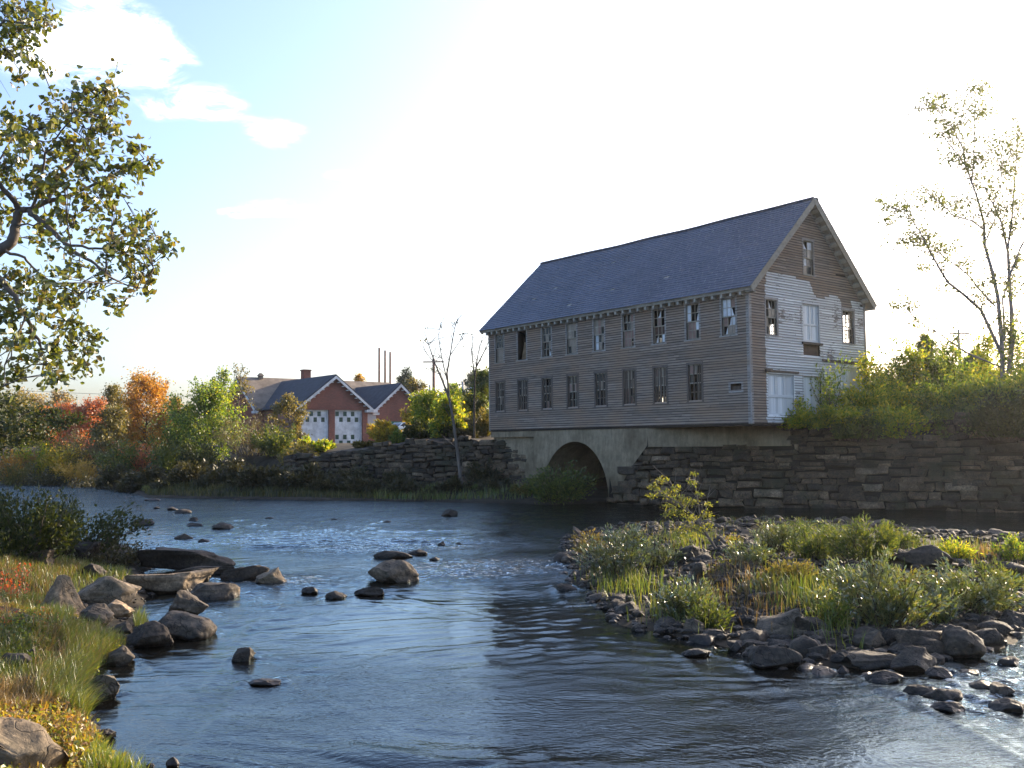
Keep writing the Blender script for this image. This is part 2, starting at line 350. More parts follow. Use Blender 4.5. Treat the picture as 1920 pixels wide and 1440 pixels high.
# ------------------------------------------------------------------ terrain
def sdf(px, py, poly):
    poly = np.asarray(poly, float); d = np.full(px.shape, 1e18); ins = np.zeros(px.shape, bool); n = len(poly)
    for i in range(n):
        a, b = poly[i], poly[(i+1) % n]; e = b-a; wx, wy = px-a[0], py-a[1]
        t = np.clip((wx*e[0]+wy*e[1])/(e@e+1e-12), 0, 1)
        d = np.minimum(d, (wx-e[0]*t)**2+(wy-e[1]*t)**2)
        c = ((a[1] <= py) & (b[1] > py)) | ((b[1] <= py) & (a[1] > py))
        with np.errstate(divide='ignore', invalid='ignore'): xi = a[0]+(py-a[1])/(e[1] if abs(e[1]) > 1e-12 else 1e-12)*e[0]
        ins ^= c & (px < xi)
    return np.where(ins, np.sqrt(d), -np.sqrt(d))
LEFT = [(-3.7, 8.2), (-4.2, 9.0), (-5.15, 10.6), (-5.6, 12.2), (-5.8, 13.3), (-6.3, 15.2), (-7.0, 17.0), (-7.6, 19), (-8.8, 21.5), (-9.6, 24), (-11.6, 27), (-14.5, 30.4), (-19, 34.5), (-28, 42), (-42, 52), (-70, 66), (-120, 80), (-120, -60), (60, -60), (60, 1), (30, 3), (10, 5.0), (0, 6.2), (-2.5, 7.4)]
FAR = [(-120, 96), (-60, 86), (-44, 80.2), (-33.9, 75.9), (-25.3, 63.2), (-21.5, 55.0), (-17.8, 53.2), (-13.6, 51.8), (-9.8, 50.2), (-4.5, 48.5), (-1.1, 46.7), (1.4, 45.4), (3.6, 45.4), (4.2, 47.0), (5.0, 46.4), (8.2, 43.4), (15.5, 40.9), (20.3, 38.2), (30, 32.9), (60, 18), (400, 18), (2000, 400), (2000, 3000), (-2000, 3000), (-2000, 200)]
PLAT = [(-2000, 220), (-130, 108), (-62, 97), (-44, 91), (-35, 86), (-28, 76), (-22, 66), (-15.2, 59.6), (-12.0, 58.6), (-7, 56.3), (-2.0, 54.2), (2.2, 50.2), (6.0, 53.2), (8.6, 49.4), (6.2, 46.6), (8.5, 43.9), (15.7, 41.3), (20.6, 38.6), (30.3, 33.4), (60, 18.6), (400, 19), (2000, 401), (2000, 3000), (-2000, 3000)]
ISL = [(2.6, 30.9), (1.7, 27), (1.4, 22.7), (1.6, 18.4), (2.0, 15.9), (2.7, 14.6), (3.3, 13.4), (3.7, 12.5), (4.7, 12.3), (5.6, 12.6), (7.0, 13.9), (8.6, 15.2), (11, 16.6), (16, 18.5), (26, 21.5), (26, 24), (18, 24.6), (14.2, 25.2), (13.2, 29.5), (10.5, 31.4), (6, 32.2)]
def height(x, y):
    x = np.atleast_1d(np.asarray(x, float)); y = np.atleast_1d(np.asarray(y, float))
    p = np.stack([x, y, np.zeros_like(x)], 1)
    n = fbm(p*.55, 3, 4); nf = fbm(p*2.6, 9, 3)
    bed = -.42+.08*n+.05*nf
    dl = sdf(x, y, LEFT)+.25*n; df = sdf(x, y, FAR)+.3*n; dp = sdf(x, y, PLAT); di = sdf(x, y, ISL)+.35*n
    h = bed
    hl = np.where(dl > 0, .12+1.25*smooth(0, 5.5, dl)+.10*n*smooth(0, 1, dl)+.04*nf, -.45+.57*smooth(-1.1, 0, dl))
    h = np.maximum(h, hl)
    hf = np.where(df > 0, .10+.45*smooth(0, 3.5, df)+.12*n*smooth(0, 2, df), -.5+.6*smooth(-1.2, 0, df)); h = np.maximum(h, hf)
    hi = np.where(di > 0, .06+.42*smooth(0, 3.2, di)+.08*n*smooth(0, 1.5, di)+.05*nf, -.45+.51*smooth(-1.4, 0, di)); h = np.maximum(h, hi)
    steep = np.where(x < -12, np.where(x < -22, 7.0, 4.5), .35)
    top = np.where(x > 2, 3.75, 3.2-.85*smooth(-4, -13, x)+.7*smooth(0, 14, dp)*(x < 0))
    top = np.where(x < -22, 3.0, top)
    tp = smooth(0, 1, dp/steep+0.0)
    h = np.where(dp > 0, np.maximum(h, h*(1-tp)+(top+.10*n)*tp), h)
    return h
def h1(x, y): return float(height([x], [y])[0])
def axis(a, b, st, lo, hi, g=1.12):
    m = list(np.arange(a, b+1e-6, st)); s = st; v = b
    while v < hi: s *= g; v += s; m.append(v)
    s = st; v = a; pre = []
    while v > lo: s *= g; v -= s; pre.append(v)
    return np.array(pre[::-1]+m)
def grid_obj(name, X, Y, zf, mat):
    gx, gy = np.meshgrid(X, Y); x, y = gx.ravel(), gy.ravel()
    V = np.stack([x, y, zf(x, y)], 1); nx, ny = len(X), len(Y)
    i = (np.arange(ny-1)[:, None]*nx+np.arange(nx-1)[None]).ravel()
    return link(name, np_mesh(name, V, [np.stack([i, i+1, i+nx+1, i+nx], 1)], mat, None, True))
def ground_mat():
    m = Mat('river_bank_earth'); p = m.pos(); z = m.n('ShaderNodeSeparateXYZ', {0: p}).outputs[2]
    n = m.noise(1.3, p, 7, .65); n2 = m.noise(14, p, 5, .7); n3 = m.noise(.25, p, 4)
    vor = m.n('ShaderNodeTexVoronoi', {'Vector': p, 'Scale': 5.}); vd = vor.outputs['Distance']
    soil = m.ramp(n, [(.3, (.022, .018, .012)), (.5, (.042, .034, .023)), (.72, (.07, .056, .037))])
    grass = m.ramp(n2, [(.3, (.04, .05, .016)), (.6, (.09, .09, .03)), (.8, (.16, .13, .05))])
    c = m.mix(m.ramp(m.math('ADD', z, m.math('MULTIPLY', n3, .8)), [(1.0, (0, 0, 0)), (1.4, (1, 1, 1))]), soil, grass)
    bed = m.mix(1., m.ramp(vor.outputs['Color'], [(0, (.025, .016, .008)), (.5, (.05, .03, .014)), (1, (.085, .055, .028))]), m.ramp(vd, [(.1, (1.1,)*3), (.5, (.4,)*3)]), 'MULTIPLY')
    c = m.mix(m.ramp(z, [(-.06, (0, 0, 0)), (.10, (1, 1, 1))]) if False else m.ramp(m.math('ADD', z, .5), [(.42, (0, 0, 0)), (.6, (1, 1, 1))]), bed, c)
    b = m.bump(n2, .5, .03); b = m.bump(n, .5, .12, b)
    return m.end(m.pbsdf(c, .9, b, .2))
tag(grid_obj('ground', axis(-32, 30, .22, -620, 620), axis(5, 62, .22, -240, 900), height, ground_mat()), kind='structure')

# ------------------------------------------------------------------ water
def water_mat():
    m = Mat('river_water'); p = m.pos()
    # ripples are stretched across the flow; rough riffles where the bed is shallow, smooth glides between
    flow = m.n('ShaderNodeMapping', {'Vector': p, 'Rotation': (0, 0, .35), 'Scale': (1., 1.9, 1.)}).outputs[0]
    warp = m.n('ShaderNodeVectorMath', {0: flow, 1: m.n('ShaderNodeVectorMath', {0: m.n('ShaderNodeTexNoise', {'Vector': p, 'Scale': .35, 'Detail': 2.}).outputs['Color'], 1: (2.4, 2.4, 0)}, operation='MULTIPLY').outputs[0]}, operation='ADD').outputs[0]
    a = m.noise(.9, warp, 3, .5); b = m.noise(3.2, warp, 4, .55); c = m.noise(11, warp, 3, .55)
    calm = m.noise(.16, p, 3, .5, .6)
    def blob(x, y, rx, ry, rot=0):
        v = m.n('ShaderNodeMapping', {'Vector': p, 'Location': (x, y, 0), 'Rotation': (0, 0, rot), 'Scale': (rx, ry, 1)}, vector_type='TEXTURE').outputs[0]
        d = m.n('ShaderNodeVectorMath', {0: v}, operation='LENGTH').outputs['Value']
        return m.ramp(d, [(.45, (1, 1, 1)), (1., (0, 0, 0))])
    rif = m.math('MAXIMUM', blob(-.4, 22.5, 4.5, 3.2, .3), m.math('MAXIMUM', blob(-5.2, 20.6, 2.2, 1.6), m.math('MAXIMUM', blob(7.0, 11.4, 5, 2.2, .35), blob(-4, 27, 6, 2.5))))
    glide = m.math('MAXIMUM', blob(3.2, 15.6, 4.2, 2.6, .1), blob(-1.2, 15.5, 3.4, 4.2))
    amp = m.math('MULTIPLY', m.math('ADD', m.ramp(calm, [(.36, (.3,)*3), (.62, (.9,)*3)]), m.math('MULTIPLY', rif, 1.2)), m.math('SUBTRACT', 1., m.math('MULTIPLY', glide, .66)))
    yy = m.n('ShaderNodeSeparateXYZ', {0: p}).outputs[1]
    amp = m.math('ADD', amp, m.n('ShaderNodeMapRange', {'Value': yy, 'From Min': 24., 'From Max': 60., 'To Min': 0., 'To Max': 3.2}).outputs[0])
    rb = m.math('SUBTRACT', 1., m.math('ABSOLUTE', m.math('MULTIPLY', m.math('SUBTRACT', b, .5), 3.2)))          # sharp crests
    h = m.math('ADD', m.math('MULTIPLY', a, .1), m.math('ADD', m.math('MULTIPLY', b, .12), m.math('ADD', m.math('MULTIPLY', rb, .075), m.math('MULTIPLY', c, .17))))
    nrm = m.bump(m.math('MULTIPLY', h, amp), 1., .068)
    fr = m.n('ShaderNodeFresnel', {'IOR': 1.33, 'Normal': nrm}).outputs[0]
    gl = m.n('ShaderNodeBsdfGlossy', {0: (.70, .89, 1, 1), 'Roughness': .018, 'Normal': nrm}).outputs[0]
    tr = m.n('ShaderNodeBsdfTransparent', {0: (.42, .31, .19, 1)}).outputs[0]
    df = m.n('ShaderNodeBsdfDiffuse', {0: (.012, .010, .007, 1)}).outputs[0]
    body = m.n('ShaderNodeMixShader', {0: .35, 1: tr, 2: df}).outputs[0]
    wat = m.n('ShaderNodeMixShader', {0: fr, 1: body, 2: gl}).outputs[0]
    fo = m.n('ShaderNodeBsdfDiffuse', {0: (.62, .66, .68, 1), 'Normal': nrm}).outputs[0]                          # broken foam in the rapids
    fn = m.noise(5.5, warp, 8, .75); fm = m.ramp(m.math('ADD', m.math('MULTIPLY', fn, .8), m.math('MULTIPLY', rif, .28)), [(.715, (0, 0, 0)), (.81, (.75, .75, .75))])
    return m.end(m.n('ShaderNodeMixShader', {0: fm, 1: wat, 2: fo}).outputs[0])
# ------------------------------------------------------------------ sky
w = bpy.data.worlds.new('World'); sc.world = w; w.use_nodes = True; wt = w.node_tree; wt.nodes.clear()
W = Mat.__new__(Mat); W.t = wt; W.m = None
sky = W.n('ShaderNodeTexSky', sky_type='NISHITA', sun_disc=False, sun_elevation=SUN_EL, sun_rotation=SUN_AZ, air_density=1.0, dust_density=3.4, ozone_density=3.2, altitude=50)
gen = W.n('ShaderNodeTexCoord').outputs['Generated']
sep = W.n('ShaderNodeSeparateXYZ', {0: gen})
zz = W.math('ADD', W.math('MAXIMUM', sep.outputs[2], .0), .12)
cp = W.n('ShaderNodeCombineXYZ', {0: W.math('DIVIDE', sep.outputs[0], zz), 1: W.math('DIVIDE', sep.outputs[1], zz), 2: 0.}).outputs[0]
cn = W.noise(8.5, cp, 10, .66, .5); cbig = W.noise(.55, cp, 3, .5)
def lobe(px, py, w_px, amp, sy=1.):
    d = ray(px, py); d /= np.linalg.norm(d)
    dd = W.n('ShaderNodeVectorMath', {0: gen, 1: tuple(d)}, operation='SUBTRACT').outputs[0]
    dd = W.n('ShaderNodeVectorMath', {0: dd, 1: (1, 1, sy)}, operation='MULTIPLY').outputs[0]
    L_ = W.n('ShaderNodeVectorMath', {0: dd}, operation='LENGTH').outputs['Value']
    return W.math('MULTIPLY', W.ramp(L_, [(0, (1, 1, 1)), (w_px/F, (0, 0, 0))], 'EASE'), amp)
lob = None
for a in [(180, 70, 150, .50, 1.3), (285, 100, 110, .40, 1.5), (60, 110, 120, .32, 2.2), (390, 190, 110, .42, 2.4), (300, 205, 90, .3, 3.), (515, 250, 90, .40, 2.2), (520, 390, 110, .3, 4.), (440, 400, 70, .25, 4.), (640, 330, 60, .2, 3.)]:
    l = lobe(*a); lob = l if lob is None else W.math('ADD', lob, l)
cl = W.ramp(W.math('MULTIPLY', lob, W.math('MULTIPLY', W.math('SUBTRACT', cn, .29), 6.5)), [(.10, (0, 0, 0)), (1.15, (1, 1, 1))], 'EASE')
skyc = W.mix(cl, W.mix(1., sky.outputs[0], (1.02, .965, 1.0, 1), 'MULTIPLY'), (9.0, 8.9, 8.8, 1))
bg = W.n('ShaderNodeBackground', {0: skyc, 'Strength': SKY_STRENGTH})
wo = W.n('ShaderNodeOutputWorld', {0: bg.outputs[0]})

# ------------------------------------------------------------------ stone walls
def rubble(name, path, zb, zt, label, batter=.12, seed=1, keep=None, hcourse=(.17, .36), wst=(.3, .95), thick=.35):
    """dry stone wall: courses of irregular blocks along a polyline; zb / zt give its foot and top over the path length"""
    rng = np.random.default_rng(seed); path = np.asarray(path, float); seg = np.diff(path, axis=0); ln = np.linalg.norm(seg, axis=1); cum = np.concatenate([[0], np.cumsum(ln)]); T = cum[-1]
    base = np.array([*path[0], 0.])
    def P(s, z, n):
        s = min(max(s, 0), T-1e-6); i = int(np.searchsorted(cum, s, 'right')-1); i = min(i, len(seg)-1)
        q = path[i]+seg[i]*((s-cum[i])/ln[i]); nr = np.array([seg[i][1], -seg[i][0]])/ln[i]     # outward = right of the path
        q = q+nr*(n-batter*max(z, 0)); return (q[0]-base[0], q[1]-base[1], z)
    b = MB(); zz_ = zb(0)-.2; maxz = max(zt(s) for s in np.linspace(0, T, 40)); z = min(zb(s) for s in np.linspace(0, T, 40))-.2
    while z < maxz:
        hh = rng.uniform(*hcourse); s = rng.uniform(-.4, 0)
        while s < T:
            ww = rng.uniform(*wst)*(1.3 if rng.random() < .15 else 1); sm = s+ww/2
            h_ = hh*rng.uniform(.75, 1.12); zc = z+rng.uniform(-.03, .03)+.07*math.sin(s*.9+z*2)+.05*math.sin(s*2.3+z*5)
            if 0 <= sm <= T and zc+h_*.5 < zt(sm) and zc+h_ > zb(sm) and (keep is None or keep(sm, zc+h_/2)):
                g = .018; u0, u1, z0, z1 = s+g, s+ww-g, zc+g*.7, zc+h_-g*.3
                j = lambda a: rng.uniform(-a, a); n0 = rng.uniform(-.05, .09)
                um, zm = (u0+u1)/2, (z0+z1)/2; c = min(ww, h_)*.27
                out = [(u0+j(c), z0+j(c*.5)), (um+j(c), z0+j(c*.4)), (u1+j(c), z0+j(c*.5)), (u1+j(c*.4), zm+j(c)), (u1+j(c), z1+j(c*.5)), (um+j(c), z1+j(c*.4)), (u0+j(c), z1+j(c*.5)), (u0+j(c*.4), zm+j(c))]
                i0 = len(b.v)
                for (u, q) in out: b.v.append(P(u, q, n0-.05+j(.015)))
                for (u, q) in out: b.v.append(P(um+(u-um)*.86, zm+(q-zm)*.82, n0+j(.02)))
                for (u, q) in out: b.v.append(P(u, q, n0-thick))
                b.v.append(P(um+j(c), zm+j(c), n0+.03+j(.02)))
                for k in range(8):
                    k2 = (k+1) % 8; b.f.append((i0+k, i0+k2, i0+8+k2, i0+8+k)); b.mi.append(0)
                    b.f.append((i0+16+k, i0+16+k2, i0+k2, i0+k)); b.mi.append(0)
                    b.f.append((i0+8+k, i0+8+k2, i0+24)); b.mi.append(0)
            s += ww
        z += hh*.97
    o = b.build(name, [M['wall_stone']], None, tuple(base))
    tag(o, label, 'stone wall')
    bk = MB(); ss = np.linspace(0, T, 36)
    for s0, s1 in zip(ss[:-1], ss[1:]):
        bk.face([P(s0, zb(s0)-.4, -.14), P(s1, zb(s1)-.4, -.14), P(s1, zt(s1)-.06, -.14), P(s0, zt(s0)-.06, -.14)])
        bk.face([P(s0, zt(s0)-.06, -.14), P(s1, zt(s1)-.06, -.14), P(s1, zt(s1)-.02, -.9), P(s0, zt(s0)-.02, -.9)])
    bk.build('earth_core', M['earth_dark'], o)
    return o

# ------------------------------------------------------------------ the mill
MZ = CAM_H+.779; MO = np.array([10.1113, 39.3244, MZ]); MYAW = .6771
ML, MW, MHT, MRISE = 18.168, 9.0586, 5.9, 4.2198
def mloc(x, y, z=0):
    d = np.array([x, y])-MO[:2]; return (d[0]*math.cos(MYAW)+d[1]*math.sin(MYAW), -d[0]*math.sin(MYAW)+d[1]*math.cos(MYAW), z-MZ)
mill = empty('mill_building', tuple(MO), MYAW, 'long weathered grey wooden mill with slate roof and half white painted gable', 'mill')
P_long = lambda u, z, n: (-n, u, z)
P_gab = lambda u, z, n: (u, -n, z)
P_back = lambda u, z, n: (MW+n, u, z)
P_fgab = lambda u, z, n: (u, ML+n, z)
UPPER_U = [17.2, 15.2, 13.12, 11.13, 9.11, 7.08, 5.1, 3.07, 1.06]
LOWER_U = [17.17, 15.16, 13.12, 11.1, 9.03, 7.06, 5.07, 3.0]
op_long = [(u-.37, u+.37, 3.84, 5.44) for u in UPPER_U]+[(u-.38, u+.38, 1.03, 2.69) for u in LOWER_U]+[(.46, 1.04, 1.38, 1.70)]
op_gab = [(1.15, 1.93, 3.84, 5.38), (7.13, 8.07, 3.84, 5.40), (4.08, 4.84, 6.80, 8.35), (3.86, 5.16, 3.10, 3.58), (3.86, 5.16, 3.7, 5.45), (1.14, 3.06, .33, 2.15), (3.78, 5.2, .33, 2.13), (6.34, 8.44, .33, 2.68)]
op_back = [(u-.37, u+.37, 3.84, 5.44) for u in UPPER_U]+[(u-.38, u+.38, 1.03, 2.69) for u in LOWER_U]
op_fgab = [(1.15, 1.93, 3.84, 5.38), (7.13, 8.07, 3.84, 5.40), (4.08, 4.84, 6.80, 8.35)]
def sheathing(b, P, U, Z, ops, n0, n1, clipf=None):
    us = sorted({0, U, *[o[0] for o in ops], *[o[1] for o in ops]}); zs = sorted({0, Z, *[min(Z, o[2]) for o in ops], *[min(Z, o[3]) for o in ops]})
    for u0, u1 in zip(us[:-1], us[1:]):
        for z0, z1 in zip(zs[:-1], zs[1:]):
            um, zm = (u0+u1)/2, (z0+z1)/2
            if any(o[0] < um < o[1] and o[2] < zm < o[3] for o in ops): continue
            b.face([P(u0, z0, n1), P(u1, z0, n1), P(u1, z1, n1), P(u0, z1, n1)]); b.face([P(u0, z0, n0), P(u1, z0, n0), P(u1, z1, n0), P(u0, z1, n0)])
    for o in ops:
        if o[2] >= Z: continue
        u0, u1, z0, z1 = o
        for q in ([(u0, z0), (u1, z0)], [(u1, z0), (u1, z1)], [(u1, z1), (u0, z1)], [(u0, z1), (u0, z0)]):
            b.face([P(*q[0], n0), P(*q[1], n0), P(*q[1], n1), P(*q[0], n1)])
def gable_top(b, P, ops, n0, n1):
    sl = MRISE/(MW/2); zs = sorted({MHT, MHT+MRISE, *[z for o in ops if o[2] > MHT for z in (o[2], o[3])]})
    for z0, z1 in zip(zs[:-1], zs[1:]):
        lo0, lo1 = (z0-MHT)/sl, (z1-MHT)/sl; segs = [(lo0, MW-lo0, lo1, MW-lo1)]
        for o in ops:
            if o[2] < (z0+z1)/2 < o[3]: segs = [(lo0, o[0], lo1, o[0]), (o[1], MW-lo0, o[1], MW-lo1)]
        for a, c, a1, c1 in segs:
            for n in (n0, n1): b.face([P(a, z0, n), P(c, z0, n), P(c1, z1, n), P(a1, z1, n)])
PAINT = [(1.02, -.1), (1.08, 5.2), (1.22, 6.58), (2.59, 6.64), (2.65, 6.6), (3.35, 6.6), (3.45, 6.5), (4.40, 6.52), (4.6, 6.3), (4.78, 5.95), (5.0, 5.80), (5.85, 5.85), (6.1, 5.98), (6.75, 5.98), (7.02, 5.75), (7.05, 5.44), (7.92, 5.44), (7.92, 5.95), (9.2, 5.95), (9.2, -.1)]
def clap(b, P, U, ops, seed, gable=False, paint=None, pitch=.118, z0=0., z1=MHT):
    rng = np.random.default_rng(seed); sl = MRISE/(MW/2); top = (MHT+MRISE) if gable else z1; z = z0
    while z < top-.02:
        zt_ = min(z+pitch, top); zm = (z+zt_)/2; lo, hi = 0., U
        if gable and zm > MHT: lo = (zm-MHT)/sl; hi = U-lo
        iv = [(lo, hi)]
        for o in ops:
            if o[2]-.02 < zm < o[3]+.02:
                iv = [q for a, c in iv for q in ((a, min(c, o[0])), (max(a, o[1]), c)) if q[1]-q[0] > .02]
        if paint:
            xs = []
            n = len(paint)
            for i in range(n):
                (ax_, az_), (bx_, bz_) = paint[i], paint[(i+1) % n]
                if (az_ <= zm) != (bz_ <= zm): xs.append(ax_+(zm-az_)/(bz_-az_)*(bx_-ax_)+rng.uniform(-.05, .05))
            xs.sort(); cuts = xs
        else: cuts = []
        for a, c in iv:
            pts = [a]; x = a+rng.uniform(.8, 4)
            while x < c-.4: pts.append(x); x += rng.uniform(2., 4.2)
            pts += [q for q in cuts if a < q < c]+[c]; pts.sort()
            for p, q in zip(pts[:-1], pts[1:]):
                if q-p < .01: continue
                mid = (p+q)/2; mi = 0
                if paint and sum(1 for k in cuts if k < mid) % 2 == 1: mi = 1
                if rng.random() < .012 and q-p < 3: continue
                d0, d1 = rng.uniform(-.012, .012, 2) if rng.random() < .4 else (0, 0)
                o_ = .046+rng.uniform(0, .010); e = .003
                v = [P(p+e, z+d0, o_), P(q-e, z+d1, o_), P(q-e, zt_+.02+d1, .008), P(p+e, zt_+.02+d0, .008)]
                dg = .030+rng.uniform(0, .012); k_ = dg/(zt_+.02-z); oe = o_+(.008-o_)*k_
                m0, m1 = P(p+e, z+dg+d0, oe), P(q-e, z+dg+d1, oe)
                b.face([m0, m1, v[2], v[3]], mi); b.face([v[0], v[1], m1, m0], 2+mi); b.face([P(p+e, z+d0, .004), P(q-e, z+d1, .004), P(q-e, z+d1, o_), P(p+e, z+d0, o_)], mi)  # lower strip of each board carries the painted shadow line
        z += pitch
wl = MB(); clap(wl, P_long, ML, op_long, 3); clap(wl, P_gab, MW, op_gab, 4, True, PAINT)
clap(wl, P_back, ML, op_back, 5); clap(wl, P_fgab, MW, op_fgab, 6, True)
wall = wl.build('wall', [M['siding'], M['white_siding'], M['shade_edge'], M['shade_edge_white']], mill)
tag(wall, 'grey clapboard walls, the gable end partly painted peeling white')
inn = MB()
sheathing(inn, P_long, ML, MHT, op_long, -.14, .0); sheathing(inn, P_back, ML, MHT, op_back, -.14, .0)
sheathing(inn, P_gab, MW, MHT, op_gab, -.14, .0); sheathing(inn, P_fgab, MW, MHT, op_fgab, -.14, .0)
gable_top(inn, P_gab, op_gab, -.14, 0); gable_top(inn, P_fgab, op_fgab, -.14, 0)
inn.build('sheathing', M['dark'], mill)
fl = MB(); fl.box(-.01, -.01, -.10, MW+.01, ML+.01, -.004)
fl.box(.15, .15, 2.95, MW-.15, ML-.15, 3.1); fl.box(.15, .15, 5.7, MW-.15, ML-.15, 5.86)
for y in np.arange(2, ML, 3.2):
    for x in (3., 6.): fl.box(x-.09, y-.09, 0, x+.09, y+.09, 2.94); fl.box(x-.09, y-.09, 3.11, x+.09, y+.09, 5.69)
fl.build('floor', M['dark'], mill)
# corner boards, frieze, sill ledges
for (x0, y0, x1, y1) in ((-.045, -.045, .12, .045), (-.045, .046, .045, .13), (MW-.12, -.045, MW+.045, .045), (-.045, ML-.05, .045, ML+.045)): cb = MB(); cb.box(x0, y0, -.03, x1, y1, MHT-.02); cb.build('corner_board', M['trim'], mill)
fr_ = MB(); fr_.pbox(P_long, .14, ML-.06, 5.53, 5.88, .0, .045); fr_.build('frieze_board', M['eave'], mill)
for a in ((1.0, 3.4, 2.20, 2.30, 0, .09), (5.3, 8.9, 2.86, 2.96, 0, .08), (3.75, 5.3, 3.58, 3.68, 0, .12), (.86, 1.30, 2.215, 2.33, .092, .2)):
    lg = MB(); lg.pbox(P_gab, *a); lg.build('ledge', M['plank'], mill)

# windows ---------------------------------------------------------------
def window(P, u0, u1, z0, z1, grid, name='window', rows=4, cols=3, cased=True, mi=None, flip=False, ops=None, slats=None, slip=0., sashes=True, seed=0, cmat='trim'):
    rng = np.random.default_rng(seed+int(u0*100)); cs = .095
    c = MB()
    if cased:
        c.pbox(P, u0-cs, u0, z0-.02, z1, .0, .045); c.pbox(P, u1, u1+cs, z0-.02, z1, .0, .045)
        c.pbox(P, u0-cs-.01, u1+cs+.01, z1, z1+.11, .0, .055); c.pbox(P, u0-cs-.03, u1+cs+.03, z0-.07, z0-.021, -.08, .075)
    o = c.build(name, M[cmat], mill)
    sa, pn = MB(), MB(); zm = (z0+z1)/2
    kinds = {'d': 0, 'c': 1, 'w': 2, 'p': 3, 'b': 4}
    if sashes:
        for si in (0, 1):                                # 0 = upper (outer), 1 = lower (inner, may be raised)
            a, b_ = (zm-.02, z1) if si == 0 else (z0+slip, zm+.02+slip); n = -.05-.045*si; fw = .042; rr = rows//2
            sa.pbox(P, u0, u0+fw, a, b_, n, n+.035); sa.pbox(P, u1-fw, u1, a, b_, n, n+.035)
            sa.pbox(P, u0+fw, u1-fw, a, a+fw, n, n+.035); sa.pbox(P, u0+fw, u1-fw, b_-fw, b_, n, n+.035)
            gw, gh = (u1-u0-2*fw)/cols, (b_-a-2*fw)/rr
            for k in range(1, cols):
                u = u0+fw+gw*k; sa.pbox(P, u-.015, u+.015, a+fw, b_-fw, n+.004, n+.03)
            for k in range(1, rr):
                z = a+fw+gh*k; sa.pbox(P, u0+fw, u1-fw, z-.015, z+.015, n+.006, n+.032)
            for r in range(rr):
                for q in range(cols):
                    ch = grid[si*rr+r][q]
                    qq = cols-1-q if flip else q
                    pu0, pu1 = u0+fw+gw*qq+.008, u0+fw+gw*(qq+1)-.008; pz1, pz0 = b_-fw-gh*r-.008, b_-fw-gh*(r+1)+.008; nn = n+.017
                    if ch == 'm': continue
                    if ch in 'kK':                       # broken pane: a ragged shard left along one side
                        kk = 2 if ch == 'K' else rng.integers(0, 3); um = (pu0+pu1)/2; t = rng.uniform(.25, .7)
                        s1 = (pu0, pu1) if rng.random() < .5 else (pu1, pu0)
                        pn.face([P(s1[0], pz0, nn), P(s1[0]+(s1[1]-s1[0])*rng.uniform(.5, 1), pz0, nn), P(um, pz0+(pz1-pz0)*t*.5, nn), P(s1[0]+(s1[1]-s1[0])*.28, pz0+(pz1-pz0)*rng.uniform(.5, .9), nn), P(s1[0], pz1, nn)], int(kk)); continue
                    pn.face([P(pu0, pz0, nn), P(pu1, pz0, nn), P(pu1, pz1, nn), P(pu0, pz1, nn)], kinds[ch])
        sa.build('sash', M['eave'], o)
    if pn.f: pn.build('pane', [M['pane_dusty'], M['pane_clear'], M['pane_white'], M['pane_pink'], M['brown_board']], o)
    if slats:
        sl_ = MB()
        for s in slats:
            a, w_ = s[0], s[1]*.74; t0 = s[2] if len(s) > 2 else 0; t1 = s[3] if len(s) > 3 else 1; tl = rng.uniform(-.012, .012)
            ua = u0+(u1-u0)*a; ub = ua+(u1-u0)*w_
            if flip: ua, ub = u1-(u1-u0)*(a+w_), u1-(u1-u0)*a
            za, zb_ = z0+.01+(z1-z0)*t0, z0+(z1-z0)*t1-.01
            sl_.hexa([P(ua, za, -.03), P(ub, za, -.03), P(ub, za, -.008), P(ua, za, -.008), P(ua+tl, zb_, -.03), P(ub+tl, zb_, -.03), P(ub+tl, zb_, -.008), P(ua+tl, zb_, -.008)])
        sl_.build('slat_board', M['plank'], o)
    return o
UG = [['ccc', 'ccc', 'ddd', 'ddd'], None, ['ccc', 'cdc', 'kcd', 'cmk'], ['ddd', 'ddc', 'ddd', 'cdd'], ['dpd', 'dpk', 'wcd', 'wdk'], ['kkp', 'mcd', 'ppp', 'ppk'], ['mkm', 'mpm', 'bbb', 'Kmw'], ['wmk', 'wmK', 'ppw', 'ppk'], ['wwp', 'wwK', 'pKw', 'Kdd']]
for u, g in zip(UPPER_U, UG):
    if g: window(P_long, u-.37, u+.37, 3.84, 5.44, g, flip=True, seed=7)
    else:
        o = window(P_long, u-.37, u+.37, 3.84, 5.44, None, flip=True, sashes=False)
        b = MB(); b.hexa([P_long(u-.3, 3.9, -.22), P_long(u+.3, 3.9, -.22), P_long(u+.3, 3.9, -.2), P_long(u-.3, 3.9, -.2), P_long(u-.2, 4.75, -.32), P_long(u+.18, 4.85, -.32), P_long(u+.18, 4.85, -.3), P_long(u-.2, 4.75, -.3)]); b.build('loose_panel', M['plywood'], o)
SL = [[(.02, .16), (.22, .14), (.60, .12), (.82, .15)], [(.0, .15), (.2, .17), (.42, .2), (.7, .12), (.86, .14)], [(.0, .16), (.3, .12), (.62, .1), (.84, .16)], [(.0, .14), (.42, .1), (.82, .16)], [(.0, .12), (.3, .2), (.62, .12), (.84, .16)],
      [(.02, .14), (.2, .12), (.42, .18), (.7, .1), (.85, .13)], [(.02, .13), (.22, .12), (.42, .2), (.74, .1), (.88, .1)], [(.0, .1), (.34, .12), (.6, .08), (.78, .08), (.9, .08)]]
